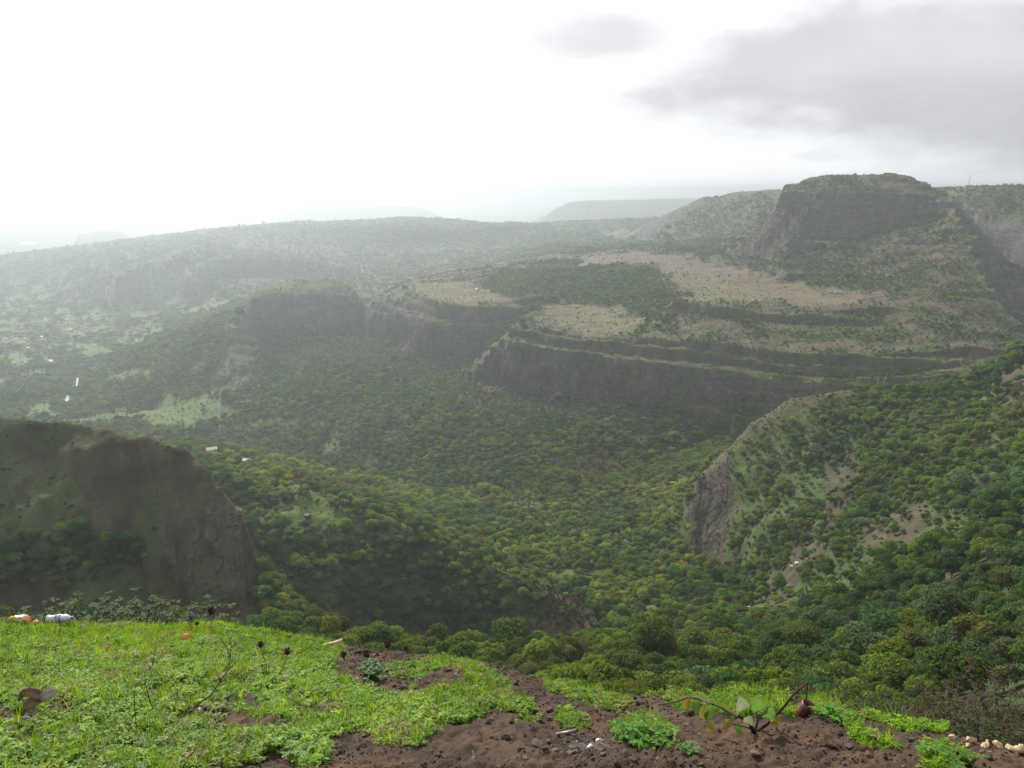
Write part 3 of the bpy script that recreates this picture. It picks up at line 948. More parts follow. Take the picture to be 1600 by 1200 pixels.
def trunk_geo(seed):
    g = random.Random(seed)
    lean = (g.uniform(-.06, .06), g.uniform(-.06, .06))
    top = (lean[0], lean[1], 0.5)
    parts = [tube([(0, 0, -0.12), (lean[0] * .2, lean[1] * .2, 0.1), (lean[0] * .7, lean[1] * .7, 0.3), top], [0.035, 0.026, 0.02, 0.012], 6)]
    for k in range(5):
        a = k * 1.3 + g.uniform(0, .8)
        s = (lean[0] * .7, lean[1] * .7, 0.24 + 0.05 * k)
        r = g.uniform(.2, .32)
        parts.append(tube([s, (s[0] + math.cos(a) * r * .5, s[1] + math.sin(a) * r * .5, s[2] + .13), (s[0] + math.cos(a) * r, s[1] + math.sin(a) * r, s[2] + .24)], [0.014, 0.009, 0.004], 5))
    return join(*parts)


def bare_geo(seed):
    """a nearly leafless crown: fans of twigs with sparse leaf scraps"""
    return crown_geo(seed, nlobe=12, flat=0.8, spread=0.36, leaves=70, size=0.035, core=False)


KINDS = [dict(nlobe=11), dict(nlobe=13, flat=0.6, spread=0.40), dict(nlobe=9, flat=1.0, spread=0.33), dict(nlobe=12, flat=0.7), dict(nlobe=8, flat=0.45, spread=0.40), dict(nlobe=14, flat=0.85, spread=0.36)]
CROWN, TRUNK = [], []
protos = bpy.data.collections.new('tree_kinds')
for k in range(7):
    cv, cf = crown_geo(100 + k, **KINDS[k]) if k < 6 else bare_geo(200)
    CROWN.append(quad_mesh('crown', cv, cf, (M_TREE,), smooth=True))
    tv, tf = trunk_geo(300 + k)
    to = mesh_obj('trunk', tv, tf, (M_BARK,), link=False)
    TRUNK.append(to.data)
    bm = bmesh.new()
    bm.from_mesh(CROWN[-1])
    n0 = len(bm.faces)
    bm.from_mesh(TRUNK[-1])
    bm.faces.ensure_lookup_table()
    for f in bm.faces[n0:]:
        f.material_index = 1
    me = bpy.data.meshes.new('forest_tree')
    bm.to_mesh(me)
    bm.free()
    me.materials.append(M_TREE)
    me.materials.append(M_BARK)
    po = bpy.data.objects.new('forest_tree_kind_%d' % k, me)
    protos.objects.link(po)

# ------------------------------------------------------------------ where trees stand
EDGE_PX = [-300, 0, 150, 350, 400, 500, 600, 740, 800, 900, 1000, 1100, 1200, 1300, 1400, 1480, 1600, 1900]
EDGE_PY = [985, 975, 978, 978, 985, 1005, 1020, 1032, 1050, 1075, 1085, 1086, 1088, 1102, 1130, 1146, 1172, 1215]
EDGE_D = [5.2, 5.0, 5.0, 4.9, 4.8, 4.6, 4.4, 4.05, 3.9, 3.6, 3.4, 3.3, 3.2, 3.1, 3.0, 2.95, 2.85, 2.7]
e_az, e_te = ray(EDGE_PX, EDGE_PY)
SKY = np.maximum(RUNMAX, np.interp(aa, e_az, e_te)[None, :])

HOUSE_PX = [(331, 709), (386, 728), (10, 532), (18, 531), (25, 533), (38, 531), (65, 528), (104, 518), (112, 520), (119, 521), (130, 517), (147, 516), (104, 501), (43, 546), (212, 535), (745, 455), (105, 625), (120, 604), (142, 577), (80, 564)]
PAL = np.array([[0.038, 0.070, 0.019], [0.066, 0.106, 0.026], [0.096, 0.132, 0.028], [0.076, 0.092, 0.029], [0.070, 0.102, 0.050], [0.085, 0.070, 0.046], [0.042, 0.080, 0.034], [0.105, 0.140, 0.034]])
PAL_NAME = ['dark green', 'mid green', 'bright green', 'olive', 'grey-green', 'brownish half-bare', 'bluish-green', 'yellow-green']
SUN_TINT = soft(zone([(400, 712), (440, 722), (700, 768), (850, 782), (1090, 748), (1085, 880), (1000, 960), (930, 950), (830, 888), (700, 832), (600, 788), (480, 752)], 1.0, 41), 4)  # sunlit valley and ridge crest, shaded flanks: painted into the tree tint
SUN_TINT = np.maximum(SUN_TINT, soft(zone([(300, 700), (340, 706), (420, 722), (470, 760), (430, 790), (380, 760)], 1.0, 42), 3) * 0.9)
SUN_TINT = np.maximum(SUN_TINT, isr('plain') * 0.5) + 0.22 * isr('valley') * (SUN_TINT < 0.2) - 0.5 * isr('spur', 'slope') * sstep(560, 380, R_) + soft(isr('ridge'), 3) * (SUN_TINT < 0.2) * (-0.35 + 0.95 * sstep(0.0, 0.5, TPI))
BINS = [(415, 475, 3.3, 6.0), (28, 90, 2.4, 2.0), (90, 150, 4.6, 4.8), (150, 480, 5.6, 7.3), (480, 1250, 5.1, 6.1), (1250, 2600, 6.3, 7.0), (2600, 7000, 12, 13)]
T = []
for b, (r0, r1, sp, size) in enumerate(BINS):
    lo = -r1 * math.sin(rad(42))
    gx = np.arange(lo, -lo, sp)
    gy = np.arange(r0 * 0.7, r1, sp)
    px, py = np.meshgrid(gx, gy)
    px = px.ravel() + rng.uniform(-.5, .5, px.size) * sp
    py = py.ravel() + rng.uniform(-.5, .5, py.size) * sp
    r = np.hypot(px, py)
    a = np.arctan2(px, py)
    k = (r >= r0) & (r < r1) & (np.abs(a) < rad(42))
    px, py, r, a = px[k], py[k], r[k], a[k]
    fi, fj = ri(r), ai(a)
    f = bil(z_hilltrees.astype(float) if b == 0 else FOREST, fi, fj)
    k = rng.random(len(f)) < f
    px, py, r, a, fi, fj, f = px[k], py[k], r[k], a[k], fi[k], fj[k], f[k]
    z = bil(Z, fi, fj)
    sl = bil(S0, fi, fj)
    s = size * np.exp(rng.normal(0, 0.33, len(r))) * (0.55 + 0.45 * sstep(0.1, 0.6, f))
    s = np.where(np.isin(REGION[np.clip(np.round(fi).astype(int), 0, NR - 1), np.clip(np.round(fj).astype(int), 0, NC - 1)], [RI['mesa'], RI['mountain']]), s * 0.68, s)
    vis = (z + s * 1.1) / r > bil(SKY, np.maximum(fi - 3, 0), fj) - 0.006
    low = np.interp(a, e_az, e_te) + np.where(r < 90, 0.02, 0.05)
    vis &= (((z + s * 1.1) / r < low) | (r > 170)) & ((r > 255) | (a > rad(2)))
    # stands of one kind grow together
    c = fbm(px / 60, py / 60, 3, 141) + rng.normal(0, 0.35, len(r))
    c2 = fbm(px / 150, py / 150, 3, 151) + rng.normal(0, 0.3, len(r))
    pal = np.where(c < -0.28, 0, np.where(c < 0.12, 1, np.where(c < 0.38, 2, 3)))
    pal = np.where(c2 > 0.55, 4, pal)
    pal = np.where(c2 < -0.72, 5, pal)
    pal = np.where((c > 0.62), 7, pal)
    pal = np.where((c2 > 0.25) & (c < -0.1), 6, pal)
    kind = np.where(pal == 5, 6, rng.integers(0, 6, len(r)))
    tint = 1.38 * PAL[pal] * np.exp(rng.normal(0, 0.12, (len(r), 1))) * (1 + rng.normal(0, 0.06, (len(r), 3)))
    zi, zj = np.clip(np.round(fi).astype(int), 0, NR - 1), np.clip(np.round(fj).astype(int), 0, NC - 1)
    bt = SUN_TINT[zi, zj][:, None]
    tint = tint * (1 + np.where(bt > 0, bt * np.array([0.55, 0.38, 0.1]), bt * np.array([0.55, 0.55, 0.62])))  # painted sun and shade on top of each stand's own colour
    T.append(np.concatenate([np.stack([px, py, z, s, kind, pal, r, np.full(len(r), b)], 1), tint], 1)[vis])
T = np.concatenate(T)
print('trees', len(T), round(time.time() - T0, 1))

for hx, hy in HOUSE_PX:
    ha, hr = hit(hx, hy)
    ta = np.arctan2(T[:, 0], T[:, 1])
    T = T[~((np.abs(ta - ha) * hr < 14) & (T[:, 6] > hr - 26 - hr * 0.02) & (T[:, 6] < hr + 14))]

# the 300 that show largest are trees of their own, the rest are the forest
tpx, tpy = project(T[:, 0], T[:, 1], T[:, 2] + T[:, 3] * 0.6)
infr = (tpx > -10) & (tpx < 1610) & (tpy < 1190)
clear = (T[:, 2] + T[:, 3] * 0.7) / T[:, 6] > bil(SKY, np.maximum(ri(T[:, 6]) - 3, 0), ai(np.arctan2(T[:, 0], T[:, 1])))
rank = np.where(infr & clear, T[:, 3] / T[:, 6], -1)
top = np.argsort(-rank)[:300]
rest = np.setdiff1d(np.arange(len(T)), top)


def place_word(x, y):
    if x < 240 and y < 915:
        return 'in the copse on the bare brown hill'
    if x < 440:
        return 'below the bank beside the brown hill'
    if x < 940 and y < 1000:
        return 'on the flank of the wooded ridge'
    if x < 1000:
        return 'in the ravine just past the weedy edge'
    if x < 1160:
        return 'in the ravine behind the crooked branch' if y > 960 else 'near the ravine stream bed'
    if x < 1300:
        return 'in the forest behind the red cup' if y > 960 else 'beside the bare brown gully'
    if x < 1450:
        return 'in the dark forest beyond the weedy rim' if y > 960 else 'on the hillside above the dark forest'
    return 'in the dark forest beyond the cream scraps' if y > 960 else 'high on the east forest slope'


forms = ['round dense crown', 'broad lumpy crown', 'tall domed crown', 'thick rounded crown', 'flat spreading crown', 'wide shaggy crown', 'thin twiggy crown']
made = []
for i in top:
    x, y, z, s, kind, pal, r = T[i, :7]
    kind, pal = int(kind), int(pal)
    tr = empty('tree', (x, y, z))
    tr.scale = (s, s, s * random.uniform(.85, 1.15))
    tr.rotation_euler = (0, 0, random.uniform(0, 6.28))
    place = place_word(tpx[i], tpy[i])
    lab = f"{'big' if s > 9.5 else 'small' if s < 6.5 else 'middling'} {PAL_NAME[pal]} tree, {forms[kind]}, {place}"
    made.append((tr, lab, tpx[i]))
    tag(tr, lab, 'tree', 'trees ' + place + ', ' + PAL_NAME[pal] + ', ' + forms[kind])
    tk = bpy.data.objects.new('trunk', TRUNK[kind])
    cr = bpy.data.objects.new('crown', CROWN[kind])
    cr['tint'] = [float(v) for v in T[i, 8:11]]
    for ch in (tk, cr):
        C.objects.link(ch)
        ch.parent = tr

same = {}
for tr, lab, px_ in made:
    same.setdefault(lab, []).append((px_, tr))
for lab, rows in same.items():
    rows.sort(key=lambda q: q[0])
    for word, (px_, tr) in zip({2: ('left', 'right'), 3: ('left', 'middle', 'right')}.get(len(rows), ()), rows):
        tr['label'] = word + ' ' + lab


def scatter(name, pts, rot, scl, kind, tint, coll, mat=None):
    """one object that carries many small plants: points with a model, a size and a colour each"""
    me = bpy.data.meshes.new(name)
    me.vertices.add(len(pts))
    me.vertices.foreach_set('co', np.ascontiguousarray(pts, np.float32).ravel())
    for nm, typ, key, dat in (('rot', 'FLOAT_VECTOR', 'vector', rot), ('scl', 'FLOAT_VECTOR', 'vector', scl), ('tint', 'FLOAT_VECTOR', 'vector', tint), ('kind', 'INT', 'value', kind)):
        a_ = me.attributes.new(nm, typ, 'POINT')
        a_.data.foreach_set(key, np.ascontiguousarray(dat, np.int32 if typ == 'INT' else np.float32).ravel())
    o = bpy.data.objects.new(name, me)
    C.objects.link(o)
    ng = bpy.data.node_groups.new(name, 'GeometryNodeTree')
    ng.interface.new_socket('Geometry', in_out='INPUT', socket_type='NodeSocketGeometry')
    ng.interface.new_socket('Geometry', in_out='OUTPUT', socket_type='NodeSocketGeometry')
    N = ng.nodes.new
    gi, go = N('NodeGroupInput'), N('NodeGroupOutput')
    ci_ = N('GeometryNodeCollectionInfo')
    ci_.inputs['Collection'].default_value = coll
    ci_.inputs['Separate Children'].default_value = True
    ci_.inputs['Reset Children'].default_value = True
    iop = N('GeometryNodeInstanceOnPoints')
    iop.inputs['Pick Instance'].default_value = True

    def named(nm, dt):
        a_ = N('GeometryNodeInputNamedAttribute')
        a_.data_type = dt
        a_.inputs['Name'].default_value = nm
        return a_.outputs['Attribute']
    lk = ng.links.new
    lk(gi.outputs[0], iop.inputs['Points'])
    lk(ci_.outputs[0], iop.inputs['Instance'])
    lk(named('kind', 'INT'), iop.inputs['Instance Index'])
    e2r = N('FunctionNodeEulerToRotation')
    lk(named('rot', 'FLOAT_VECTOR'), e2r.inputs[0])
    lk(e2r.outputs[0], iop.inputs['Rotation'])
    lk(named('scl', 'FLOAT_VECTOR'), iop.inputs['Scale'])
    lk(iop.outputs[0], go.inputs[0])
    md = o.modifiers.new('scatter', 'NODES')
    md.node_group = ng
    return o


P = T[rest]
n = len(P)
hz_ = rng.uniform(.8, 1.2, n)
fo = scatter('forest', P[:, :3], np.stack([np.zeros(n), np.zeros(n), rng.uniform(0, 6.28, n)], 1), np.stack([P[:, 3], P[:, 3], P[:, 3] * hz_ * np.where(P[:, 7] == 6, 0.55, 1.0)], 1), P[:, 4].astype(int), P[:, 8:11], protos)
tag(fo, 'dense green forest covering the valley and the slopes', kind='stuff')
# low scrub on the bare hill, the plateau and its ledges
SCR = np.where(isr('hill'), 0.4 * (1 - 0.7 * RK) * sstep(0.1, 0.6, N2 + 0.9 * NF), 0) + isr('spur', 'valley', 'ridge') * 0.75 * (1 - sstep(0.3, 0.75, FOREST)) * sstep(-0.3, 0.2, NF + 0.4 * N2) * (R_ > 380) + np.where(isr('mesa', 'mountain'), (0.75 - 0.3 * RK) * sstep(-0.5, 0.2, N2 + 0.6 * NF) * (1 - 0.85 * (z_fieldb | z_tan)), 0) + (z_spgrass | z_nose) * 0.3
SCR = SCR * np.where(z_gully | z_bare, 0.12, 1) * (1 - 0.9 * (z_clear | z_field)) 
rows = []
for r0, r1, sp, size in ((380, 700, 2.6, 1.9), (700, 1150, 5.0, 2.0), (1150, 2500, 5.6, 2.4)):
    px, py = np.meshgrid(np.arange(-r1 * .67, r1 * .67, sp), np.arange(r0 * .7, r1, sp))
    px = px.ravel() + rng.uniform(-.5, .5, px.size) * sp
    py = py.ravel() + rng.uniform(-.5, .5, py.size) * sp
    r, a = np.hypot(px, py), np.arctan2(px, py)
    k = (r >= r0) & (r < r1) & (np.abs(a) < rad(42))
    px, py, r, a = px[k], py[k], r[k], a[k]
    fi, fj = ri(r), ai(a)
    z = bil(Z, fi, fj)
    k = (rng.random(len(r)) < bil(SCR, fi, fj)) & ((z + size) / r > bil(SKY, np.maximum(fi - 3, 0), fj) - 0.004)
    rows.append(np.stack([px, py, z, size * np.exp(rng.normal(0, .35, len(r)))], 1)[k])
# bushes on the slope that drops away below the bank, none tall enough to show above its rim
for r0, r1, sp, size in ((9, 40, 1.1, 1.0), (40, 160, 2.6, 2.4)):
    px, py = np.meshgrid(np.arange(-r1 * .7, r1 * .7, sp), np.arange(r0 * .7, r1, sp))
    px = px.ravel() + rng.uniform(-.5, .5, px.size) * sp
    py = py.ravel() + rng.uniform(-.5, .5, py.size) * sp
    r, a = np.hypot(px, py), np.arctan2(px, py)
    k = (r >= r0) & (r < r1) & (np.abs(a) < rad(43))
    px, py, r, a = px[k], py[k], r[k], a[k]
    z = bil(Z, ri(r), ai(a))
    sz = size * np.exp(rng.normal(0, .3, len(r)))
    k = (z + sz) / r < np.interp(a, e_az, e_te) - 0.01
    rows.append(np.stack([px, py, z, sz], 1)[k])
P = np.concatenate(rows)
n = len(P)
stn = np.array([[0.05, 0.066, 0.024], [0.080, 0.100, 0.034], [0.062, 0.052, 0.032], [0.04, 0.058, 0.02]])[rng.integers(0, 4, n)] * np.exp(rng.normal(0, .2, (n, 1)))
so_ = scatter('scrub', P[:, :3] - np.array([0, 0, 1]) * P[:, 3:4] * 0.25, np.stack([np.zeros(n), np.zeros(n), rng.uniform(0, 6.28, n)], 1), np.stack([P[:, 3], P[:, 3], P[:, 3] * .8], 1), rng.integers(0, 6, n), stn, protos)
tag(so_, 'low scrub dotted over the bare hill and the plateau ledges', kind='stuff')
print('scrub', n)
print('forest', round(time.time() - T0, 1))

# ------------------------------------------------------------------ grassy bank at the viewpoint (simple for now)
# BANK_START
# ------------------------------------------------------------------ grassy bank at the viewpoint
BR = np.concatenate([np.geomspace(0.8, 2.15, 22, endpoint=False), np.linspace(2.15, 5.3, 250, endpoint=False), np.linspace(5.3, 9.5, 36)])
BA = np.linspace(rad(-52), rad(52), 620)
BR_, BA_ = np.meshgrid(BR, BA, indexing='ij')
e_d = np.interp(BA, e_az, EDGE_D)
e_z = np.interp(BA, e_az, e_te) * e_d
b_px = np.linspace(-600, 2200, 60)
ba_, bt_ = ray(b_px, np.full(60, 1200.0))
b_te = np.interp(BA, ba_, bt_)
b_r = np.interp(BA, [-0.7, 0, 0.6], [2.45, 2.3, 2.4])
BX, BY = BR_ * np.sin(BA_), BR_ * np.cos(BA_)


def bank_base():
    z = np.zeros_like(BR_)
    for j in range(len(BA)):
        z0 = b_te[j] * b_r[j]
        r3, z3 = e_d[j], e_z[j]
        k = [0.8, b_r[j], r3 * 0.62 + b_r[j] * 0.38, r3, r3 + 0.5, r3 + 1.6, 10.0]
        sl = (z3 - z0) / (r3 - b_r[j])
        zz = [z0 + (b_r[j] - 0.8) * 0.17, z0, z0 + sl * (r3 - b_r[j]) * 0.62 + 0.015, z3, z3 - 0.5, z3 - 2.0, z3 - 2.0 - (8.4 - r3) * 1.0]
        z[:, j] = np.interp(BR, k, zz)
    return z


BZ = bank_base()
for _ in range(8):                       # soften the creases of the profile
    BZ[1:-1] = (BZ[:-2] + 2 * BZ[1:-1] + BZ[2:]) / 4


def bfi(r):
    return np.interp(r, BR, np.arange(len(BR)))


def bfj(a):
    return (np.asarray(a) - BA[0]) / (BA[-1] - BA[0]) * (len(BA) - 1)


def bbil(G, x, y):
    fi = np.clip(bfi(np.hypot(x, y)), 0, len(BR) - 1.001)
    fj = np.clip(bfj(np.arctan2(x, y)), 0, len(BA) - 1.001)
    i, j = fi.astype(int), fj.astype(int)
    a, b = fi - i, fj - j
    return (G[i, j] * (1 - b) + G[i, j + 1] * b) * (1 - a) + (G[i + 1, j] * (1 - b) + G[i + 1, j + 1] * b) * a


def bank_hit(px, py):
    az, te = ray(px, py)
    j = int(round(float(bfj(az))))
    col = BZ[:, j] / BR
    k = np.argmax(col >= te) if (col >= te).any() else int(np.argmax(col))
    return float(az), float(BR[k])


def bank_zone(pix, jit=1.0, seed=0):
    poly = []
    for (a, b) in zip(pix, pix[1:] + pix[:1]):
        n = max(2, int(math.hypot(a[0] - b[0], a[1] - b[1]) / 20))
        for t in range(n):
            poly.append(bank_hit(a[0] + (b[0] - a[0]) * t / n, a[1] + (b[1] - a[1]) * t / n))
    pa, pr = np.array(poly).T
    qa = BA_ + fbm(BX * 6, BY * 6, 4, 160 + seed) * 0.03 * jit
    qr = BR_ + fbm(BX * 6, BY * 6, 4, 170 + seed) * 0.12 * jit
    ins = np.zeros(qa.shape, bool)
    for k in range(len(pa)):
        a0, r0, a1, r1 = pa[k], pr[k], pa[k - 1], pr[k - 1]
        if r1 != r0:
            ins ^= ((r0 > qr) != (r1 > qr)) & (qa < (a1 - a0) * (qr - r0) / (r1 - r0) + a0)
    return ins


def blur(m, n=4):
    m = m.astype(float)
    for _ in range(n):
        P = np.pad(m, 1, mode='edge')
        m = (P[:-2, 1:-1] + P[2:, 1:-1] + P[1:-1, :-2] + P[1:-1, 2:] + 2 * m) / 6
    return m


bz = bank_zone
g_dense = bz([(-120, 960), (0, 960), (380, 965), (480, 1000), (545, 1022), (535, 1062), (600, 1088), (690, 1078), (760, 1096), (720, 1130), (640, 1142), (560, 1140), (470, 1166), (400, 1188), (260, 1215), (-120, 1230)], 1.0, 1)
g_mid = bz([(600, 1050), (690, 1030), (760, 1050), (800, 1078), (838, 1112), (770, 1118), (660, 1110)], 1.0, 2)
g_edge = bz([(860, 1060), (900, 1066), (960, 1090), (985, 1104), (960, 1118), (900, 1098), (860, 1080)], .8, 3) | bz([(1020, 1082), (1060, 1086), (1180, 1084), (1240, 1092), (1240, 1118), (1130, 1126), (1050, 1112)], .8, 4) | \
    bz([(1250, 1092), (1300, 1098), (1310, 1110), (1300, 1124), (1260, 1112)], .5, 5) | bz([(1325, 1108), (1400, 1124), (1480, 1140), (1475, 1152), (1420, 1146), (1340, 1122)], .5, 6) | \
    bz([(1300, 1136), (1345, 1150), (1405, 1172), (1390, 1180), (1330, 1160)], .5, 7) | bz([(960, 1140), (990, 1122), (1030, 1128), (1048, 1150), (1020, 1170), (975, 1168)], .4, 8) | \
    bz([(460, 1170), (520, 1165), (500, 1192), (455, 1190)], .5, 9) | bz([(590, 1135), (650, 1130), (690, 1140), (640, 1170), (590, 1160)], .6, 10) | bz([(1450, 1182), (1510, 1178), (1510, 1210), (1450, 1210)], .5, 11) | \
    bz([(800, 1100), (830, 1108), (842, 1135), (800, 1130)], .5, 16) | bz([(1520, 1140), (1560, 1142), (1570, 1152), (1530, 1152)], .4, 17) | bz([(860, 1118), (920, 1120), (920, 1140), (880, 1140)], .8, 18)
b_bare = bz([(-60, 1100), (60, 1096), (115, 1108), (90, 1122), (20, 1132), (-60, 1128)], .8, 12) | bz([(215, 1090), (290, 1095), (380, 1085), (395, 1102), (340, 1120), (250, 1118)], .8, 13) | bz([(330, 1125), (420, 1118), (500, 1122), (430, 1140), (350, 1140)], .8, 14) | \
    bz([(450, 1095), (520, 1085), (530, 1110), (470, 1118)], .8, 15) | bz([(540, 1066), (560, 1045), (610, 1052), (660, 1066), (690, 1076), (670, 1088), (600, 1088)], .6, 19) | bz([(530, 1012), (560, 1010), (600, 1022), (585, 1032), (540, 1028)], .3, 20)
nA = fbm(BX * 3.0, BY * 3.0, 4, 181)
nB = fbm(BX * 9.0, BY * 9.0, 3, 191)
GR = blur(g_dense) * sstep(-0.75, -0.2, nA + 0.75 * nB + 0.1) + blur(g_mid) * sstep(-0.5, 0.1, nA + 0.6 * nB + 0.15) + blur(g_edge, 2) * sstep(-0.6, 0.0, nB + 0.2)
GR = np.clip(GR, 0, 1) * (1 - 0.85 * blur(b_bare, 3) * sstep(-0.4, 0.2, nB + 0.1))
beyond = BR_ > np.interp(BA_, e_az, EDGE_D) + 0.12
GR = np.where(beyond, np.maximum(GR * 0.5, 0.25), GR)
# lumps, clods
BZ = BZ + fbm(BX * 1.3, BY * 1.3, 3, 201) * 0.035 + fbm(BX * 6, BY * 6, 4, 205) * 0.022 + np.abs(fbm(BX * 17, BY * 17, 3, 209)) * 0.024 * (1 - 0.5 * GR) + fbm(BX * 40, BY * 40, 3, 215) * 0.011
BV = np.stack([BX, BY, BZ], -1).reshape(-1, 3)
bidx = np.arange(BZ.size).reshape(BZ.shape)
BQ = np.stack([bidx[:-1, :-1], bidx[:-1, 1:], bidx[1:, 1:], bidx[1:, :-1]], -1).reshape(-1, 4)


def soil_mat(t):
    at_ = t.n('ShaderNodeAttribute', attribute_name='green')
    pos = t.n('ShaderNodeNewGeometry').outputs['Position']
    n1 = t.noise(pos, 3.4, 6, 0.65)
    n2 = t.noise(pos, 26, 6, 0.75)
    n3 = t.noise(pos, 160, 4, 0.7)
    col = t.mix(t.smooth(n1, 0.36, 0.68), (0.027, 0.0155, 0.009), (0.080, 0.044, 0.023))
    col = t.mix(t.smooth(n2, 0.5, 0.75), col, (0.066, 0.048, 0.035))
    col = t.mix(t.smooth(n2, 0.52, 0.28), col, (0.03, 0.02, 0.015))
    col = t.mix(t.m('MULTIPLY', at_.outputs['Fac'], 0.35), col, (0.05, 0.07, 0.02))
    v = t.n('ShaderNodeVectorMath', operation='SCALE')
    t.put(v.inputs[0], col)
    t.put(v.inputs[3], t.m('MULTIPLY_ADD', n3, 1.0, 0.5))
    h = t.m('ADD', t.m('MULTIPLY', n2, 0.02), t.m('MULTIPLY', n3, 0.007))
    return principled(t, v.outputs[0], 0.92, 0.25, bump(t, h, 0.9, 1.0))


M_SOIL = material('soil', soil_mat)
me = quad_mesh('earth_bank', BV, BQ, (M_SOIL,))
ga = me.attributes.new('green', 'FLOAT', 'POINT')
ga.data.foreach_set('value', np.ascontiguousarray(GR, np.float32).ravel())
bank = bpy.data.objects.new('earth_bank', me)
C.objects.link(bank)
tag(bank, 'brown earth bank with weeds at the edge of the drop', kind='structure')


def onbank(px, py, lift=0.0):
    """point of the bank that the pixel shows"""
    az, te = ray(px, py)
    j = int(round(float(bfj(az))))
    col = BZ[:, j] / BR
    k = int(np.argmax(col >= te)) if (col >= te).any() else int(np.argmax(col))
    r = float(BR[k])
    return Vector((math.sin(az) * r, math.cos(az) * r, float(BZ[k, j]) + lift))


# ---- small plants of the bank
def leaf_quads(base, direction, up_, length, width, fold=0.25, droop=0.3):
    """an ovate leaf of four folded quads"""
    d = Vector(direction).normalized()
    s = d.cross(Vector(up_))
    s = s.normalized() if s.length > 1e-4 else Vector((1, 0, 0))
    n_ = s.cross(d).normalized()
    V = []
    for t, wd in ((0, .12), (.45, 1.0), (.8, .7), (1.0, .06)):
        c = Vector(base) + d * (length * t) - n_ * (length * droop * t * t)
        V += [c + s * (width * wd * .5) + n_ * (width * wd * fold * .5), c, c - s * (width * wd * .5) + n_ * (width * wd * fold * .5)]
    F = []
    for i in range(3):
        F += [(i * 3, i * 3 + 1, i * 3 + 4, i * 3 + 3), (i * 3 + 1, i * 3 + 2, i * 3 + 5, i * 3 + 4)]
    return V, F


def sprig(seed, nstem=5, h=0.05, leaf=0.019):
    g = random.Random(seed)
    parts = []
    for s in range(nstem):
        a = g.uniform(0, 6.28)
        out = g.uniform(.3, 1.0) * h
        top = Vector((math.cos(a) * out, math.sin(a) * out, h * g.uniform(.5, 1.0)))
        parts.append(tube([(0, 0, -0.01), top * .55 + Vector((0, 0, h * .12)), top], [.0011, .0009, .0006], 3))
        for k in range(g.randint(4, 6)):
            b = a + k * 2.3 + g.uniform(-.4, .4)
            t = 1.0 if k < 4 else g.uniform(.45, .8)
            el = g.uniform(.0, .6)
            d = (math.cos(b) * math.cos(el), math.sin(b) * math.cos(el), math.sin(el))
            l_ = leaf * g.uniform(.7, 1.25)
            parts.append(leaf_quads(top * t, d, (0, 0, 1), l_, l_ * .62))
    return join(*parts)


def blade(base, a, h, lean, wd, g):
    V, F = [], []
    n_ = 4
    for i in range(n_ + 1):
        t = i / n_
        out = lean * t ** 1.8
        c = Vector(base) + Vector((math.cos(a) * out, math.sin(a) * out, h * (t - .25 * t ** 3 * min(1, lean / h))))
        s = Vector((-math.sin(a), math.cos(a), 0)) * (wd * .5 * (1 - t ** 1.5 * .95))
        V += [c - s, c + s]
    F = [(2 * i, 2 * i + 1, 2 * i + 3, 2 * i + 2) for i in range(n_)]
    return V, F


def tuft(seed, nb=14, h=0.07, wd=0.0035, spread=.02):
    g = random.Random(seed)
    return join(*[blade((g.uniform(-1, 1) * spread, g.uniform(-1, 1) * spread, -.008), g.uniform(0, 6.28), h * g.uniform(.5, 1.15), h * g.uniform(.1, .75), wd * g.uniform(.7, 1.3), g) for _ in range(nb)])


def plant_mat(t):
    at_ = t.n('ShaderNodeAttribute', attribute_name='tint', attribute_type='INSTANCER')
    col = at_.outputs['Vector']
    p = principled(t, col, 0.55, 0.15)
    b = t.n('ShaderNodeBsdfTranslucent')
    t.put(b.inputs[0], t.mix(1.0, col, (1.35, 1.35, 0.5), 'MULTIPLY'))
    mx = t.n('ShaderNodeMixShader')
    mx.inputs[0].default_value = 0.48
    t.t.links.new(p, mx.inputs[1])
    t.t.links.new(b.outputs[0], mx.inputs[2])
    return mx.outputs[0]


M_PLANT = material('weed_leaves', plant_mat)
weeds_c = bpy.data.collections.new('weed_kinds')
for k in range(5):
    weeds_c.objects.link(mesh_obj('weed_%d' % k, *sprig(20 + k, 4 + k % 3, (.04, .05, .035, .06, .045)[k], (.019, .022, .015, .024, .017)[k]), (M_PLANT,), link=False))
grass_c = bpy.data.collections.new('grass_kinds')
for k in range(5):
    grass_c.objects.link(mesh_obj('grass_%d' % k, *tuft(40 + k, (14, 18, 10, 12, 7)[k], (.055, .075, .10, .045, .17)[k], (.0035, .004, .0045, .003, .005)[k]), (M_PLANT,), link=False))


def bank_scatter(n, dens, r0=2.0, r1=6.2, seed=1):
    g = np.random.default_rng(seed)
    a = g.uniform(rad(-40), rad(40), n)
    r = np.sqrt(g.uniform(r0 ** 2, r1 ** 2, n))
    x, y = r * np.sin(a), r * np.cos(a)
    k = g.random(n) < bbil(dens, x, y)
    x, y = x[k], y[k]
    return x, y, bbil(BZ, x, y), g


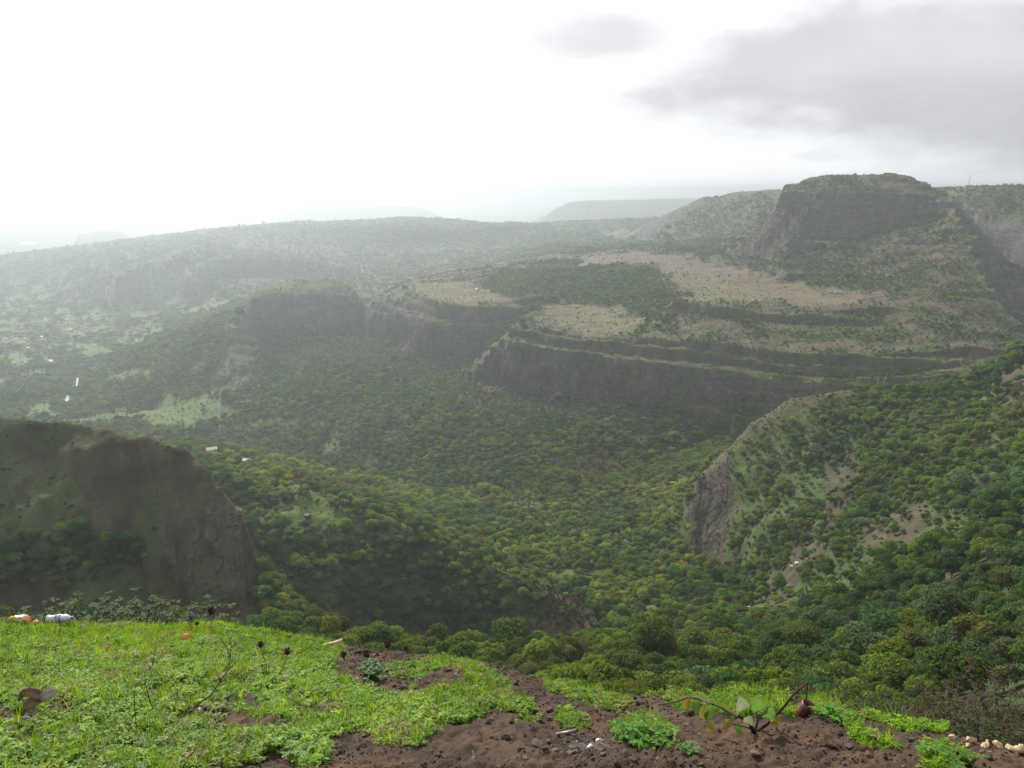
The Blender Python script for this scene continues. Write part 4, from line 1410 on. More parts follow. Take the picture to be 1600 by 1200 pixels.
GPAL = np.array([[0.125, 0.23, 0.016], [0.165, 0.27, 0.017], [0.105, 0.20, 0.018], [0.19, 0.27, 0.02], [0.085, 0.165, 0.018]])
near_w = sstep(5.2, 3.0, BR_)
broad = np.clip(0.12 + 0.75 * near_w + 0.4 * nA, 0.05, 1)
for name, dens, cnt, coll, label, smin, smax, sd in (
        ('weeds', GR * broad, 80000, weeds_c, 'low bright green weeds spreading over the bank', 0.35, 0.75, 3),
        ('grass', GR * (1.15 - 0.75 * broad), 90000, grass_c, 'short green grass on the bank', 0.4, 0.95, 4)):
    x, y, z, g = bank_scatter(cnt, np.clip(dens, 0, 1), seed=sd)
    m = len(x)
    d_ = bbil(GR, x, y)
    sc1 = g.uniform(smin, smax, m) * (0.5 + 0.45 * d_) * (1 - 0.3 * sstep(3.2, 4.6, np.hypot(x, y)))
    tn = GPAL[g.integers(0, 5, m)] * (1 + 0.3 * fbm(x * 1.7, y * 1.7, 3, 221)[:, None]) * np.exp(g.normal(0, .14, (m, 1)))
    dryk = (fbm(x * 4, y * 4, 3, 231) + g.normal(0, .3, m)) > 0.6
    tn[dryk] = np.array([0.20, 0.19, 0.07]) * g.uniform(.7, 1.2, (int(dryk.sum()), 1))
    kd = g.integers(0, 4, m)
    if name == 'grass':
        kd = np.where(g.random(m) < 0.04, 4, kd)
    else:
        kd = g.integers(0, 5, m)
    o = scatter(name, np.stack([x, y, z], 1), np.stack([g.normal(0, .15, m), g.normal(0, .15, m), g.uniform(0, 6.28, m)], 1), np.repeat(sc1[:, None], 3, 1), kd, tn, coll)
    tag(o, label, kind='stuff')
    print(name, m)


# ---- stones and clods
def stone_mat(t):
    pos = t.n('ShaderNodeTexCoord').outputs['Object']
    rnd = t.n('ShaderNodeObjectInfo').outputs['Random']
    n1 = t.noise(pos, 3.0, 5, 0.65)
    c = t.mix(t.smooth(rnd, 0.3, 0.9), (0.045, 0.029, 0.021), (0.11, 0.085, 0.07))
    v = t.n('ShaderNodeVectorMath', operation='SCALE')
    t.put(v.inputs[0], c)
    t.put(v.inputs[3], t.m('MULTIPLY_ADD', n1, 1.2, 0.4))
    return principled(t, v.outputs[0], 0.85, 0.25, bump(t, t.noise(pos, 9, 5, .7), .5, .2))


M_STONE = material('stone', stone_mat)
stones = []
stone_c = bpy.data.collections.new('stone_kinds')
for k in range(6):
    g = np.random.default_rng(500 + k)
    dirs = g.normal(size=(9, 3))
    dirs /= np.linalg.norm(dirs, axis=1)[:, None]
    off = g.uniform(.55, .9, 9)
    v = ICO_V.copy()
    for d_, o_ in zip(dirs, off):
        h = v @ d_
        v -= np.where(h > o_, h - o_, 0)[:, None] * d_
    v *= np.array([1, g.uniform(.7, 1), g.uniform(.55, .8)])
    so = mesh_obj('pebble_%d' % k, v, ICO_F, (M_STONE,), smooth=False, link=False)
    stones.append(so.data)
    stone_c.objects.link(so)
bare_d = np.clip(1 - GR * 1.3, 0, 1) * (BR_ < np.interp(BA_, e_az, EDGE_D) + 0.3)
x, y, z, g = bank_scatter(60000, bare_d * sstep(-0.5, 0.5, nA + nB + 0.2), seed=8)
m = len(x)
s_ = 0.0026 * np.exp(np.abs(g.normal(0, .62, m)))
o = scatter('gravel', np.stack([x, y, z + s_ * .2], 1), g.uniform(0, 6.28, (m, 3)), np.repeat(s_[:, None], 3, 1), g.integers(0, 6, m), np.full((m, 3), .1), stone_c)
tag(o, 'brown crumbs and grit lying on the bare earth', kind='stuff')
print('gravel', m)
x, y, z, g = bank_scatter(420, bare_d, r1=4.8, seed=11)
# dead stalks, straw and shrivelled leaves
lit_c = bpy.data.collections.new('litter_kinds')
for k in range(5):
    g_ = random.Random(900 + k)
    if k < 3:
        V, F = tube([(-.5, 0, 0), (-.15, g_.uniform(-.08, .08), .03), (.2, g_.uniform(-.1, .1), .02), (.5, g_.uniform(-.05, .05), 0)], [.028, .03, .024, .012], 4)
    else:
        V, F = leaf_quads((-.4, 0, 0), (1, 0, .1), (0, 0, 1), .8, .5, .9, .5)
    lit_c.objects.link(mesh_obj('scrap_%d' % k, V, F, (M_PLANT,), link=False))
x, y, z, g = bank_scatter(5200, np.clip(0.55 - 0.3 * GR, 0.1, 1) * (BR_ < np.interp(BA_, e_az, EDGE_D) + 0.2), seed=13)
m = len(x)
s_ = g.uniform(.012, .05, m) * np.where(g.random(m) < .08, 1.8, 1)
kd = g.integers(0, 5, m)
s_ = np.where(kd > 2, s_ * .6, s_)
ltn = np.array([[.07, .045, .028], [.14, .10, .06], [.20, .15, .085], [.045, .03, .022]])[g.integers(0, 4, m)] * g.uniform(.7, 1.3, (m, 1))
o = scatter('dry_litter', np.stack([x, y, z + .004], 1), np.stack([g.normal(0, .35, m), g.normal(0, .25, m), g.uniform(0, 6.28, m)], 1), np.repeat(s_[:, None], 3, 1), kd, ltn, lit_c)
tag(o, 'dead stalks and shrivelled leaves littering the bank', kind='stuff')
q = 0
spots = [(x[i], y[i], z[i]) for i in range(len(x))]
for px, py in ((548, 1016), (560, 1020), (572, 1018), (584, 1026), (593, 1034), (555, 1072), (575, 1075), (590, 1080), (610, 1085), (630, 1078), (650, 1076), (545, 1080), (668, 1070), (700, 1078), (715, 1074), (1000, 1100), (990, 1096), (1298, 1170), (295, 1132), (322, 1140), (1292, 1192), (1180, 1180), (840, 1165), (850, 1172)):
    p = onbank(px, py)
    spots.insert(0, tuple(p))
for sx, sy, sz in spots[:240]:
    s = bpy.data.objects.new('stone', random.choice(stones))
    C.objects.link(s)
    s.parent = bank
    k = random.uniform(.008, .019) if q >= 24 else random.uniform(.014, .03)
    s.scale = (k * random.uniform(.8, 1.4), k, k * random.uniform(.7, 1))
    s.location = (sx, sy, sz + k * .25)
    s.rotation_euler = (random.uniform(-.4, .4), random.uniform(-.4, .4), random.uniform(0, 6.28))
    q += 1
print('bank', round(time.time() - T0, 1))

# ------------------------------------------------------------------ things lying and growing on the bank
def plain(name, col, rough=0.7, spec=0.3, var=0.25, scale=20.0, **kw):
    def b(t):
        pos = t.n('ShaderNodeTexCoord').outputs['Object']
        n_ = t.noise(pos, scale, 4, 0.6)
        v = t.n('ShaderNodeVectorMath', operation='SCALE')
        v.inputs[0].default_value = col
        t.put(v.inputs[3], t.m('MULTIPLY_ADD', n_, 2 * var, 1 - var))
        return principled(t, v.outputs[0], rough, spec, bump(t, n_, 0.3, 0.01), **kw)
    return material(name, b)


M_TWIG = plain('dry_twig', (0.055, 0.036, 0.028), 0.85, 0.2, 0.4, 40)
M_SEED = plain('dry_seed_head', (0.045, 0.027, 0.019), 0.9, 0.1, 0.5, 60)
M_PALE = plain('pale_wood', (0.50, 0.40, 0.24), 0.7, 0.3, 0.3, 30)
M_BROWNBARK = plain('brown_bark', (0.16, 0.10, 0.062), 0.75, 0.3, 0.45, 25)
M_CREAM = plain('cream_scrap', (0.33, 0.24, 0.13), 0.7, 0.3, 0.35, 30)
M_WHITE = plain('white_scrap', (0.46, 0.44, 0.40), 0.6, 0.4, 0.2, 15)
M_ORANGELEAF = plain('orange_leaf', (0.40, 0.17, 0.04), 0.6, 0.3, 0.3, 30)
M_ASH = plain('grey_ash', (0.085, 0.075, 0.068), 0.95, 0.1, 0.5, 18)
M_PIPE = plain('grey_pipe', (0.14, 0.125, 0.12), 0.45, 0.5, 0.25, 14)
M_CUP = plain('red_cup', (0.13, 0.030, 0.020), 0.5, 0.4, 0.45, 22)
M_YELLOWP = plain('yellow_print', (0.58, 0.38, 0.05), 0.35, 0.5, 0.15, 12)
M_ORANGEP = plain('orange_print', (0.50, 0.22, 0.08), 0.35, 0.5, 0.2, 12)
M_WRAP = plain('pale_wrapper', (0.45, 0.38, 0.29), 0.3, 0.5, 0.2, 12)
M_BOTTLE = plain('bottle_plastic', (0.42, 0.45, 0.48), 0.18, 0.6, 0.12, 12)
M_BLUE = plain('blue_label', (0.10, 0.15, 0.30), 0.4, 0.5, 0.3, 12)
M_DARKP = plain('dark_scrap', (0.03, 0.025, 0.022), 0.8, 0.2, 0.4, 20)


def leafmat(name, col):
    def b(t):
        n_ = t.noise(t.n('ShaderNodeTexCoord').outputs['Object'], 40, 4, 0.6)
        v = t.n('ShaderNodeVectorMath', operation='SCALE')
        v.inputs[0].default_value = col
        t.put(v.inputs[3], t.m('MULTIPLY_ADD', n_, 0.8, 0.6))
        p = principled(t, v.outputs[0], 0.65, 0.08)
        q_ = t.n('ShaderNodeBsdfTranslucent')
        t.put(q_.inputs[0], v.outputs[0])
        mx = t.n('ShaderNodeMixShader')
        mx.inputs[0].default_value = 0.45
        t.t.links.new(p, mx.inputs[1])
        t.t.links.new(q_.outputs[0], mx.inputs[2])
        return mx.outputs[0]
    return material(name, b)


M_LGREEN = leafmat('green_leaf', (0.11, 0.20, 0.035))
M_LYELLOW = leafmat('yellow_leaf', (0.22, 0.19, 0.035))
M_LPALE = leafmat('pale_leaf', (0.19, 0.22, 0.11))
M_LDARK = leafmat('shrub_leaf', (0.052, 0.078, 0.026))
M_LDRY = leafmat('dry_leaf', (0.070, 0.058, 0.034))


def local(o, pts):
    return [Vector(p) - o.location for p in pts]


def pix_tube(pts, r0, r1, sides=5, jit=0.0):
    n_ = len(pts)
    return tube([Vector(p) + Vector((random.uniform(-jit, jit), random.uniform(-jit, jit), 0)) for p in pts], [r0 + (r1 - r0) * i / (n_ - 1) for i in range(n_)], sides)


def twig_thing(name, base, paths, label, cat, group=None, r=0.0035, mat=None):
    """a twig whose stem and branches follow the photographed lines, standing on the bank"""
    b = onbank(*base)
    d = math.hypot(b.x, b.y)
    o = empty(name, b)
    tag(o, label, cat, group)
    for i, path in enumerate(paths):
        P_ = [at(px, py, d * (1 + 0.012 * k * (1 if i % 2 else -1))) for k, (px, py) in enumerate(path)]
        if i == 0:
            P_[0] = b - Vector((0, 0, .015))
        V, F = pix_tube(local(o, P_), r if i == 0 else r * .6, r * .35)
        mesh_obj('stem' if i == 0 else 'branch', V, F, (mat or M_TWIG,), o)
    return o


tw = 'bare dry twigs in the grass'
twig_thing('dry_twig', (293, 1113), [[(293, 1113), (312, 1098), (330, 1086), (344, 1064), (357, 1046), (360, 1026), (353, 1010), (344, 996)], [(357, 1046), (366, 1036), (372, 1028), (370, 1022)], [(360, 1026), (361, 1010), (359, 996)], [(344, 1064), (338, 1050)]],
           'tall forked bare twig curving up out of the bright grass', 'twig', tw, 0.0032)
twig_thing('dry_twig', (240, 1108), [[(240, 1108), (233, 1092), (228, 1072), (226, 1050)], [(233, 1092), (224, 1078), (218, 1062)], [(240, 1108), (252, 1114), (268, 1116)]], 'upright bare twig with a side shoot between two thinner twigs', 'twig', tw, 0.0022)
twig_thing('dry_twig', (213, 1124), [[(213, 1124), (210, 1106), (210, 1086), (212, 1070)]], 'single straight dry twig beside the bare brown patch', 'twig', tw, 0.0022)
twig_thing('dry_twig', (236, 1046), [[(236, 1046), (240, 1028), (244, 1000)]], 'thin leaning twig alone in the upper grass', 'twig', tw, 0.0026)
twig_thing('dry_twig', (26, 996), [[(26, 996), (31, 988), (33, 982)]], 'short dark twig stub below the orange wrapper', 'twig', tw, 0.0035)
twig_thing('dry_twig', (90, 995), [[(90, 995), (94, 983), (96, 972)]], 'short thin twig below the plastic bottle', 'twig', tw, 0.0026)
twig_thing('dry_twig', (452, 1064), [[(452, 1064), (464, 1055), (471, 1046), (473, 1040)]], 'small curved twig beside the cream curl', 'twig', tw, 0.0022)
twig_thing('dry_twig', (1396, 1118), [[(1392, 1119), (1402, 1109), (1411, 1101)]], 'short dry stick leaning at the rim near the cream scraps', 'twig', tw, 0.003)
twig_thing('dry_twig', (1407, 1122), [[(1407, 1121), (1418, 1111), (1427, 1102)]], 'paler dry stick leaning beside a darker one at the rim', 'twig', tw, 0.0026, M_BROWNBARK)
twig_thing('dry_twig', (1235, 1110), [[(1216, 1096), (1228, 1088), (1240, 1080), (1246, 1074)]], 'thin brown twig behind the crooked dead branch', 'twig', tw, 0.0022, M_BROWNBARK)
twig_thing('dry_twig', (965, 1180), [[(958, 1178), (968, 1188), (978, 1197)]], 'thin straw lying on bare soil near the ash', 'twig', tw, 0.0022, M_BROWNBARK)


def seed_head(base, path, tip, w_, label, leaf_=True):
    b = onbank(*base)
    d = math.hypot(b.x, b.y)
    o = empty('dried_flower', b)
    tag(o, label, 'dried flower', 'dried flower heads on the bank')
    P_ = [at(px, py, d) for px, py in path]
    V, F = pix_tube(local(o, [b - Vector((0, 0, .01))] + P_ + [at(*tip, d)]), 0.0024, 0.0018)
    mesh_obj('stalk', V, F, (M_BROWNBARK,), o)
    c = at(*tip, d) - o.location
    R_h = w_ / FOC * d * 0.44
    g = random.Random(int(tip[0]))
    parts = [(ICO_V * R_h * np.array([.6, .6, .45]) + np.array(c), ICO_F)]
    for k in range(26):
        a = k * 2.4
        el = g.uniform(-.2, 1.0)
        dr = (math.cos(a) * math.cos(el), math.sin(a) * math.cos(el), math.sin(el))
        parts.append(leaf_quads(Vector(c) + Vector(dr) * R_h * .25, dr, (0, 0, 1), R_h * g.uniform(.7, 1.15), R_h * .4, .5, -.2))
    V, F = join(*parts)
    mesh_obj('seed_head', V, F, (M_SEED,), o)


seed_head((421, 1052), [(417, 1040), (410, 1022)], (407, 1009), 15, 'dark dried flower on a short bent stalk, leftmost above the forked twig')
seed_head((430, 1062), [(438, 1050), (446, 1034)], (449, 1020), 17, 'flat dark dried flower on a long slanting stalk')
seed_head((556, 1056), [(552, 1046), (543, 1036)], (537, 1024), 16, 'round dark dried flower below the pale stick')
seed_head((590, 1050), [(584, 1042), (578, 1032)], (573, 1024), 17, 'dark dried flower against the heap of dark stones')
seed_head((602, 1048), [(600, 1036), (602, 1022)], (606, 1010), 18, 'widest dried flower, standing clear above the rim')
seed_head((622, 1052), [(630, 1040), (634, 1026)], (634, 1014), 12, 'small dried flower beside the widest one')
seed_head((330, 984), [(330, 978), (330, 968)], (330, 957), 17, 'dark dried flower standing above the leafy shrubs')
seed_head((298, 984), [(298, 978), (298, 972)], (298, 966), 9, 'small dark dried flower low in the leafy shrubs')
seed_head((308, 986), [(308, 982), (308, 978)], (308, 975), 9, 'lowest dark dried flower at the foot of the shrubs')


def crumple(sub, size, seed, amp=0.25, cut=True):
    bm = bmesh.new()
    bmesh.ops.create_icosphere(bm, subdivisions=sub, radius=1.0)
    V = np.array([v.co[:] for v in bm.verts])
    F = [[v.index for v in f.verts] for f in bm.faces]
    bm.free()
    g = np.random.default_rng(seed)
    for _ in range(9):
        d_ = g.normal(size=3)
        d_ /= np.linalg.norm(d_)
        h = V @ d_
        V = V - np.where(h > .55, (h - .55) * g.uniform(.5, 1.2), 0)[:, None] * d_
    V += amp * (fbm(V[:, 0] * 2.3 + seed, V[:, 1] * 2.3 + V[:, 2] * 1.7, 3, seed)[:, None]) * V
    return V * np.array(size), F


def lump(name, px, py, size, mat, label, cat, group=None, sub=3, seed=1, rot=0.0, amp=.3, lift=.3, parent=None):
    o_l = onbank(px, py)
    V, F = crumple(sub, size, seed, amp)
    o = mesh_obj(name, V, F, (mat,))
    o.location = o_l + Vector((0, 0, size[2] * lift))
    o.rotation_euler = (random.uniform(-.2, .2), random.uniform(-.2, .2), rot)
    tag(o, label, cat, group)
    return o


# wrapper, bottle and dark scrap at the west rim
b = onbank(36, 975)
o = empty('plastic_wrapper', b)
o.scale = (.68, .68, .68)
tag(o, 'crumpled orange, yellow and cream plastic wrapper at the top of the grass', 'wrapper')
for nm, mt, off, size, sd in (('wrapper_body', M_WRAP, (0.0, 0.0, .042), (.085, .045, .045), 3), ('yellow_panel', M_YELLOWP, (-.055, -.03, .036), (.038, .026, .046), 5), ('orange_panel', M_ORANGEP, (.06, -.025, .035), (.032, .026, .040), 8), ('torn_corner', M_ORANGEP, (.115, -.01, .014), (.04, .025, .018), 11)):
    V, F = crumple(3, size, sd, .3)
    mesh_obj(nm, V + np.array(off), F, (mt,), o, smooth=False)
b = onbank(95, 975)
o = empty('plastic_bottle', b + Vector((0, 0, .034)))
o.rotation_euler = (0, 0, .12)
o.scale = (.68, .68, .68)
tag(o, 'crumpled clear plastic bottle with a blue and white label lying at the rim', 'bottle')


def lathe_x(prof, sides=14, dent=0.0, seed=0):
    V, F = [], []
    g = random.Random(seed)
    for i, (x_, r_) in enumerate(prof):
        for k in range(sides):
            a = 2 * math.pi * k / sides
            rr_ = r_ * (1 + dent * math.sin(3 * a + i * 1.9) * g.uniform(.3, 1))
            V.append((x_, math.cos(a) * rr_, math.sin(a) * rr_))
    for i in range(len(prof) - 1):
        for k in range(sides):
            F.append((i * sides + k, i * sides + (k + 1) % sides, (i + 1) * sides + (k + 1) % sides, (i + 1) * sides + k))
    F += [tuple(range(sides))[::-1], tuple((len(prof) - 1) * sides + k for k in range(sides))]
    return V, F


mesh_obj('bottle_body', *lathe_x([(-.105, .026), (-.10, .033), (-.085, .034), (-.075, .030), (-.06, .034), (-.05, .030), (-.04, .0335), (.02, .0335), (.03, .030), (.04, .034), (.055, .032), (.075, .02), (.085, .0125), (.093, .0125)], 14, .1, 2), (M_BOTTLE,), o)
mesh_obj('label', *lathe_x([(-.034, .0365), (-.02, .0345), (0, .0365), (.014, .0355)], 14, .1, 3), (M_BLUE,), o)
mesh_obj('label_band', *lathe_x([(-.012, .0385), (-.004, .0385)], 14, .1, 3), (M_WHITE,), o)
mesh_obj('cap', *lathe_x([(.094, .0145), (.108, .0145)], 14), (M_BLUE,), o)
lump('dark_scrap', 8, 977, (.06, .03, .022), M_DARKP, 'dark torn scrap next to the orange wrapper', 'scrap', seed=21)
lump('white_scrap', 130, 980, (.03, .02, .012), M_WHITE, 'small white scrap just past the bottle cap', 'scrap', 'pale litter in the grass', 2, 22)

# curled bark strip with a pale flat end
b = onbank(42, 1112)
d = math.hypot(b.x, b.y)
o = empty('bark_strip', b)
tag(o, 'curled brown strip of bark with a pale flat end lying in the grass', 'bark strip')


def ribbon(path, widths, thick=.004, side=None, curl=0.0):
    V, F = [], []
    path = [Vector(p) for p in path]
    for i, p in enumerate(path):
        t_ = (path[min(i + 1, len(path) - 1)] - path[max(i - 1, 0)]).normalized()
        s_ = (side or Vector((0, .6, .8)))
        s_ = (s_ - t_ * s_.dot(t_)).normalized()
        n_ = t_.cross(s_)
        wd = widths[i] * .5
        for k in (-1, -.4, .4, 1):
            V.append(p + s_ * wd * k + n_ * (curl * wd * (k * k)))
        for k in (1, .4, -.4, -1):
            V.append(p + s_ * wd * k + n_ * (curl * wd * (k * k) - thick))
    m_ = 8
    for i in range(len(path) - 1):
        for k in range(m_):
            F.append((i * m_ + k, i * m_ + (k + 1) % m_, (i + 1) * m_ + (k + 1) % m_, (i + 1) * m_ + k))
    F += [tuple(range(m_))[::-1], tuple((len(path) - 1) * m_ + k for k in range(m_))]
    return V, F


mesh_obj('strip', *ribbon(local(o, [at(12, 1121, d), at(24, 1114, d), at(40, 1104, d), at(54, 1094, d), at(66, 1090, d)]), [.02, .03, .036, .042, .03], .006, curl=.5), (M_BROWNBARK,), o)
mesh_obj('curl', *ribbon(local(o, [at(30, 1094, d * 1.01), at(31, 1087, d * 1.015), at(38, 1082, d * 1.015), at(48, 1081, d * 1.01), at(58, 1084, d), at(66, 1090, d)]), [.016, .02, .026, .03, .034, .03], .005, curl=.6), (M_BROWNBARK,), o)
mesh_obj('pale_end', *ribbon(local(o, [at(62, 1092, d * .998), at(70, 1087, d * .998), at(80, 1083, d), at(91, 1079, d * 1.003)]), [.02, .036, .034, .004], .004, curl=.25), (plain('bleached_wood', (0.24, 0.20, 0.17), .7, .3, .3, 30),), o)

# pale stick, cream curl, orange leaf, litter
b = onbank(521, 1011)
d = math.hypot(b.x, b.y)
o = empty('pale_stick', b)
tag(o, 'cut pale yellow stick with a dark end lying on the grassy rim', 'stick')
mesh_obj('stick_body', *pix_tube(local(o, [at(503, 1009, d), at(520, 1005, d), at(535, 1000, d)]), .0085, .0095, 8), (M_PALE,), o)
mesh_obj('dark_end', *pix_tube(local(o, [at(535, 1000, d), at(541, 999, d)]), .007, .003, 6), (M_TWIG,), o)
b = onbank(449, 1068)
d = math.hypot(b.x, b.y)
o = mesh_obj('peel_curl', *ribbon([Vector(p) - b for p in (at(440, 1068, d), at(444, 1064, d), at(450, 1064, d), at(455, 1068, d), at(457, 1071, d))], [.012, .018, .02, .016, .008], .003), (M_PALE,))
o.location = b + Vector((0, 0, .02))
tag(o, 'small cream curl of peel in the grass', 'peel')
b = onbank(292, 1003)
d = math.hypot(b.x, b.y)
o = mesh_obj('fallen_leaf', *ribbon([Vector(p) - b for p in (at(281, 1003, d), at(288, 1000, d), at(296, 999, d), at(303, 1004, d))], [.012, .028, .03, .006], .002, side=Vector((0, .8, .5)), curl=.3), (M_ORANGELEAF,))
o.location = b + Vector((0, 0, .02))
tag(o, 'dry orange leaf on top of the bright grass', 'leaf')
lit = 'pale litter in the grass'
lump('white_scrap', 619, 1109, (.019, .013, .014), M_WHITE, 'round white scrap in the weeds above the bare soil', 'scrap', lit, 3, 31, 0, .2)
lump('white_scrap', 312, 1111, (.008, .008, .010), M_WHITE, 'tiny white scrap beside the foot of the tall forked twig', 'scrap', lit, 2, 32)
lump('white_scrap', 712, 1056, (.006, .006, .008), M_WHITE, 'white speck of litter near the rim beyond the weeds', 'scrap', lit, 2, 33)
lump('pale_stone', 289, 1130, (.02, .016, .011), M_ASH, 'flat grey stone in the brown patch below the forked twig', 'stone', None, 3, 34)
lump('pale_stone', 37, 1124, (.025, .018, .011), M_ASH, 'flat grey stone just under the bark strip', 'stone', None, 3, 35)
# grey pipe piece, ash heap and paper scraps
b = onbank(886, 1146)
d = math.hypot(b.x, b.y)
o = empty('pipe_piece', b + Vector((0, 0, .006)))
tag(o, 'short grey piece of pipe lying on bare soil', 'pipe')
mesh_obj('tube', *pix_tube(local(o, [at(868, 1148, d), at(885, 1145, d), at(901, 1141, d)]), .0075, .0075, 8), (M_PIPE,), o)
mesh_obj('open_end', *pix_tube(local(o, [at(901, 1141, d), at(903, 1140.5, d)]), .0062, .0055, 8), (M_DARKP,), o)
b = onbank(905, 1172)
o = empty('ash_heap', b)
tag(o, 'flat heap of cracked grey ash on the soil', 'ash heap')
g = random.Random(77)
for k in range(16):
    s_ = g.uniform(.014, .034)
    V, F = crumple(2, (s_, s_ * g.uniform(.5, .9), .006), 140 + k, .35)
    x_, y_ = g.gauss(0, .045), g.gauss(0, .03)
    q_ = mesh_obj('ash_flake', V, F, (M_ASH,), o, smooth=False)
    q_.location = (x_, y_, float(bbil(BZ, np.array([b.x + x_]), np.array([b.y + y_]))[0]) - b.z + .004)
    q_.rotation_euler = (g.uniform(-.3, .3), g.uniform(-.3, .3), g.uniform(0, 6.28))
sg = 'white paper scraps on the ash'
for i, (px, py, s_, l_) in enumerate(((938, 1160, .022, 'largest white paper scrap, above the grey ash heap'), (922, 1170, .017, 'white paper scrap against the edge of the ash heap'), (900, 1163, .012, 'thin white paper scrap lying on the ash heap'))):
    lump('paper_scrap', px, py, (s_, s_ * .5, s_ * .45), M_WHITE, l_, 'paper scrap', sg, 2, 50 + i, .5 * i, .6)
# cream food scraps at the east rim
cg = 'cream scraps at the right end of the rim'
for i, (px, py, s_, l_) in enumerate(((1487, 1152, .017, 'small cream scrap lying apart from the others'), (1516, 1158, .026, 'yellowish cream scrap, the biggest of its cluster'), (1511, 1169, .013, 'small cream scrap under the biggest one'),
                                      (1538, 1168, .026, 'long cream scrap in the middle of the row'), (1543, 1156, .01, 'tiny cream scrap above the long one'), (1561, 1161, .026, 'cream scrap with a green tinge next to grass'), (1578, 1173, .022, 'cream scrap low between two bigger pieces'), (1594, 1175, .028, 'broad cream scrap last in the row'))):
    lump('food_scrap', px, py, (s_, s_ * .55, s_ * .5), M_CREAM, l_, 'food scrap', cg, 3, 60 + i, .4 * i, .55)

# crooked dead branch with a few broad leaves, red cup
b = onbank(1180, 1141)
d = math.hypot(b.x, b.y)
o = empty('crooked_branch', b)
tag(o, 'crooked dead branch on the soil carrying a few broad green and yellow leaves', 'branch')
mesh_obj('stem', *pix_tube(local(o, [b - Vector((0, 0, .02)), at(1172, 1131, d * .99), at(1152, 1118, d * .98), at(1130, 1107, d * .985), at(1108, 1098, d), at(1090, 1091, d * 1.01), at(1074, 1090, d * 1.02), at(1056, 1097, d * 1.02), at(1028, 1101, d * 1.03)]), .0085, .002, 6), (M_TWIG,), o)
mesh_obj('branch', *pix_tube(local(o, [b - Vector((0, 0, .01)), at(1198, 1132, d * .99), at(1212, 1118, d * .985), at(1226, 1103, d * .98), at(1238, 1087, d * .98), at(1250, 1076, d * .98), at(1262, 1066, d * .98)]), .007, .003, 6), (M_TWIG,), o)
mesh_obj('branch', *pix_tube(local(o, [at(1262, 1066, d * .98), at(1261, 1078, d * .985), at(1260, 1092, d * .99)]), .003, .0025, 5), (M_TWIG,), o)
mesh_obj('branch', *pix_tube(local(o, [b, at(1185, 1124, d * 1.0), at(1180, 1108, d), at(1178, 1100, d * 1.01)]), .004, .002, 5), (M_TWIG,), o)
mesh_obj('branch', *pix_tube(local(o, [b, at(1165, 1136, d * .98), at(1150, 1133, d * .97), at(1136, 1128, d * .97)]), .003, .0015, 5), (M_TWIG,), o)
for px, py, l_, ang, mt in ((1077, 1091, 21, 250, M_LYELLOW), (1082, 1096, 20, 300, M_LGREEN), (1100, 1101, 27, 270, M_LYELLOW), (1112, 1104, 24, 250, M_LGREEN), (1108, 1126, 17, 290, M_LYELLOW), (1140, 1124, 17, 240, M_LYELLOW), (1150, 1132, 16, 300, M_LGREEN), (1158, 1110, 15, 80, M_LPALE), (1163, 1122, 15, 330, M_LPALE), (1180, 1112, 18, 70, M_LGREEN), (1192, 1120, 18, 20, M_LGREEN), (1204, 1124, 14, 350, M_LYELLOW)):
    a = rad(ang)
    p0 = at(px, py, d * .985)
    p1 = at(px + l_ * math.cos(a), py - l_ * math.sin(a), d * .97)
    ll = (p1 - p0).length * 1.15
    ll *= .78
    V, F = leaf_quads(p0 - b, p1 - p0, (random.uniform(-.3, .3), -.75, .6), ll, ll * .8, .5, .35)
    mesh_obj('leaf', V, F, (mt,), o)
b = onbank(1256, 1119)
d = math.hypot(b.x, b.y)
o = empty('red_cup', at(1250, 1118, d * .995))
o.rotation_euler = (rad(8), rad(26), 0)
tag(o, 'crushed dark red cup tipped over at the rim under a twig', 'cup')
cupH = 25 / FOC * d * 1.1
cupR = 10.5 / FOC * d * 1.1


def cup_wall(R0, R1, H, thick, sides=20):
    V, F = [], []
    prof = [(R0 * .96, 0), (R0, H * .05), (R0 * 1.03, H * .35), (R1 * .97, H * .7), (R1, H), (R1 - thick, H), (R1 * .97 - thick, H * .7), (R0 * 1.0 - thick, H * .2), (R0 * .9 - thick, H * .05)]
    for i, (r_, z_) in enumerate(prof):
        for k in range(sides):
            a = 2 * math.pi * k / sides
            q_ = 1 + .08 * math.sin(2 * a + .7) + .05 * math.sin(5 * a + z_ * 90)
            V.append((math.cos(a) * r_ * q_, math.sin(a) * r_ * q_, z_ + .003 * math.sin(3 * a) * (z_ > H * .6)))
    for i in range(len(prof) - 1):
        for k in range(sides):
            F.append((i * sides + k, i * sides + (k + 1) % sides, (i + 1) * sides + (k + 1) % sides, (i + 1) * sides + k))
    F += [tuple(range(sides))[::-1], tuple((len(prof) - 1) * sides + k for k in range(sides))]
    return V, F


mesh_obj('cup_wall', *cup_wall(cupR * .85, cupR, cupH, .0015), (M_CUP,), o)
V, F = ribbon([(-cupR * .75, -cupR * .55, cupH * .15), (-cupR * .95, -cupR * .5, cupH * .5), (-cupR * 1.05, -cupR * .45, cupH * .8), (-cupR * 1.0, -cupR * .4, cupH * .98)], [.006, .012, .012, .005], .001, side=Vector((.8, -.6, 0)))
mesh_obj('pale_flap', V, F, (plain('pale_pink', (.26, .17, .15), .5, .4),), o)

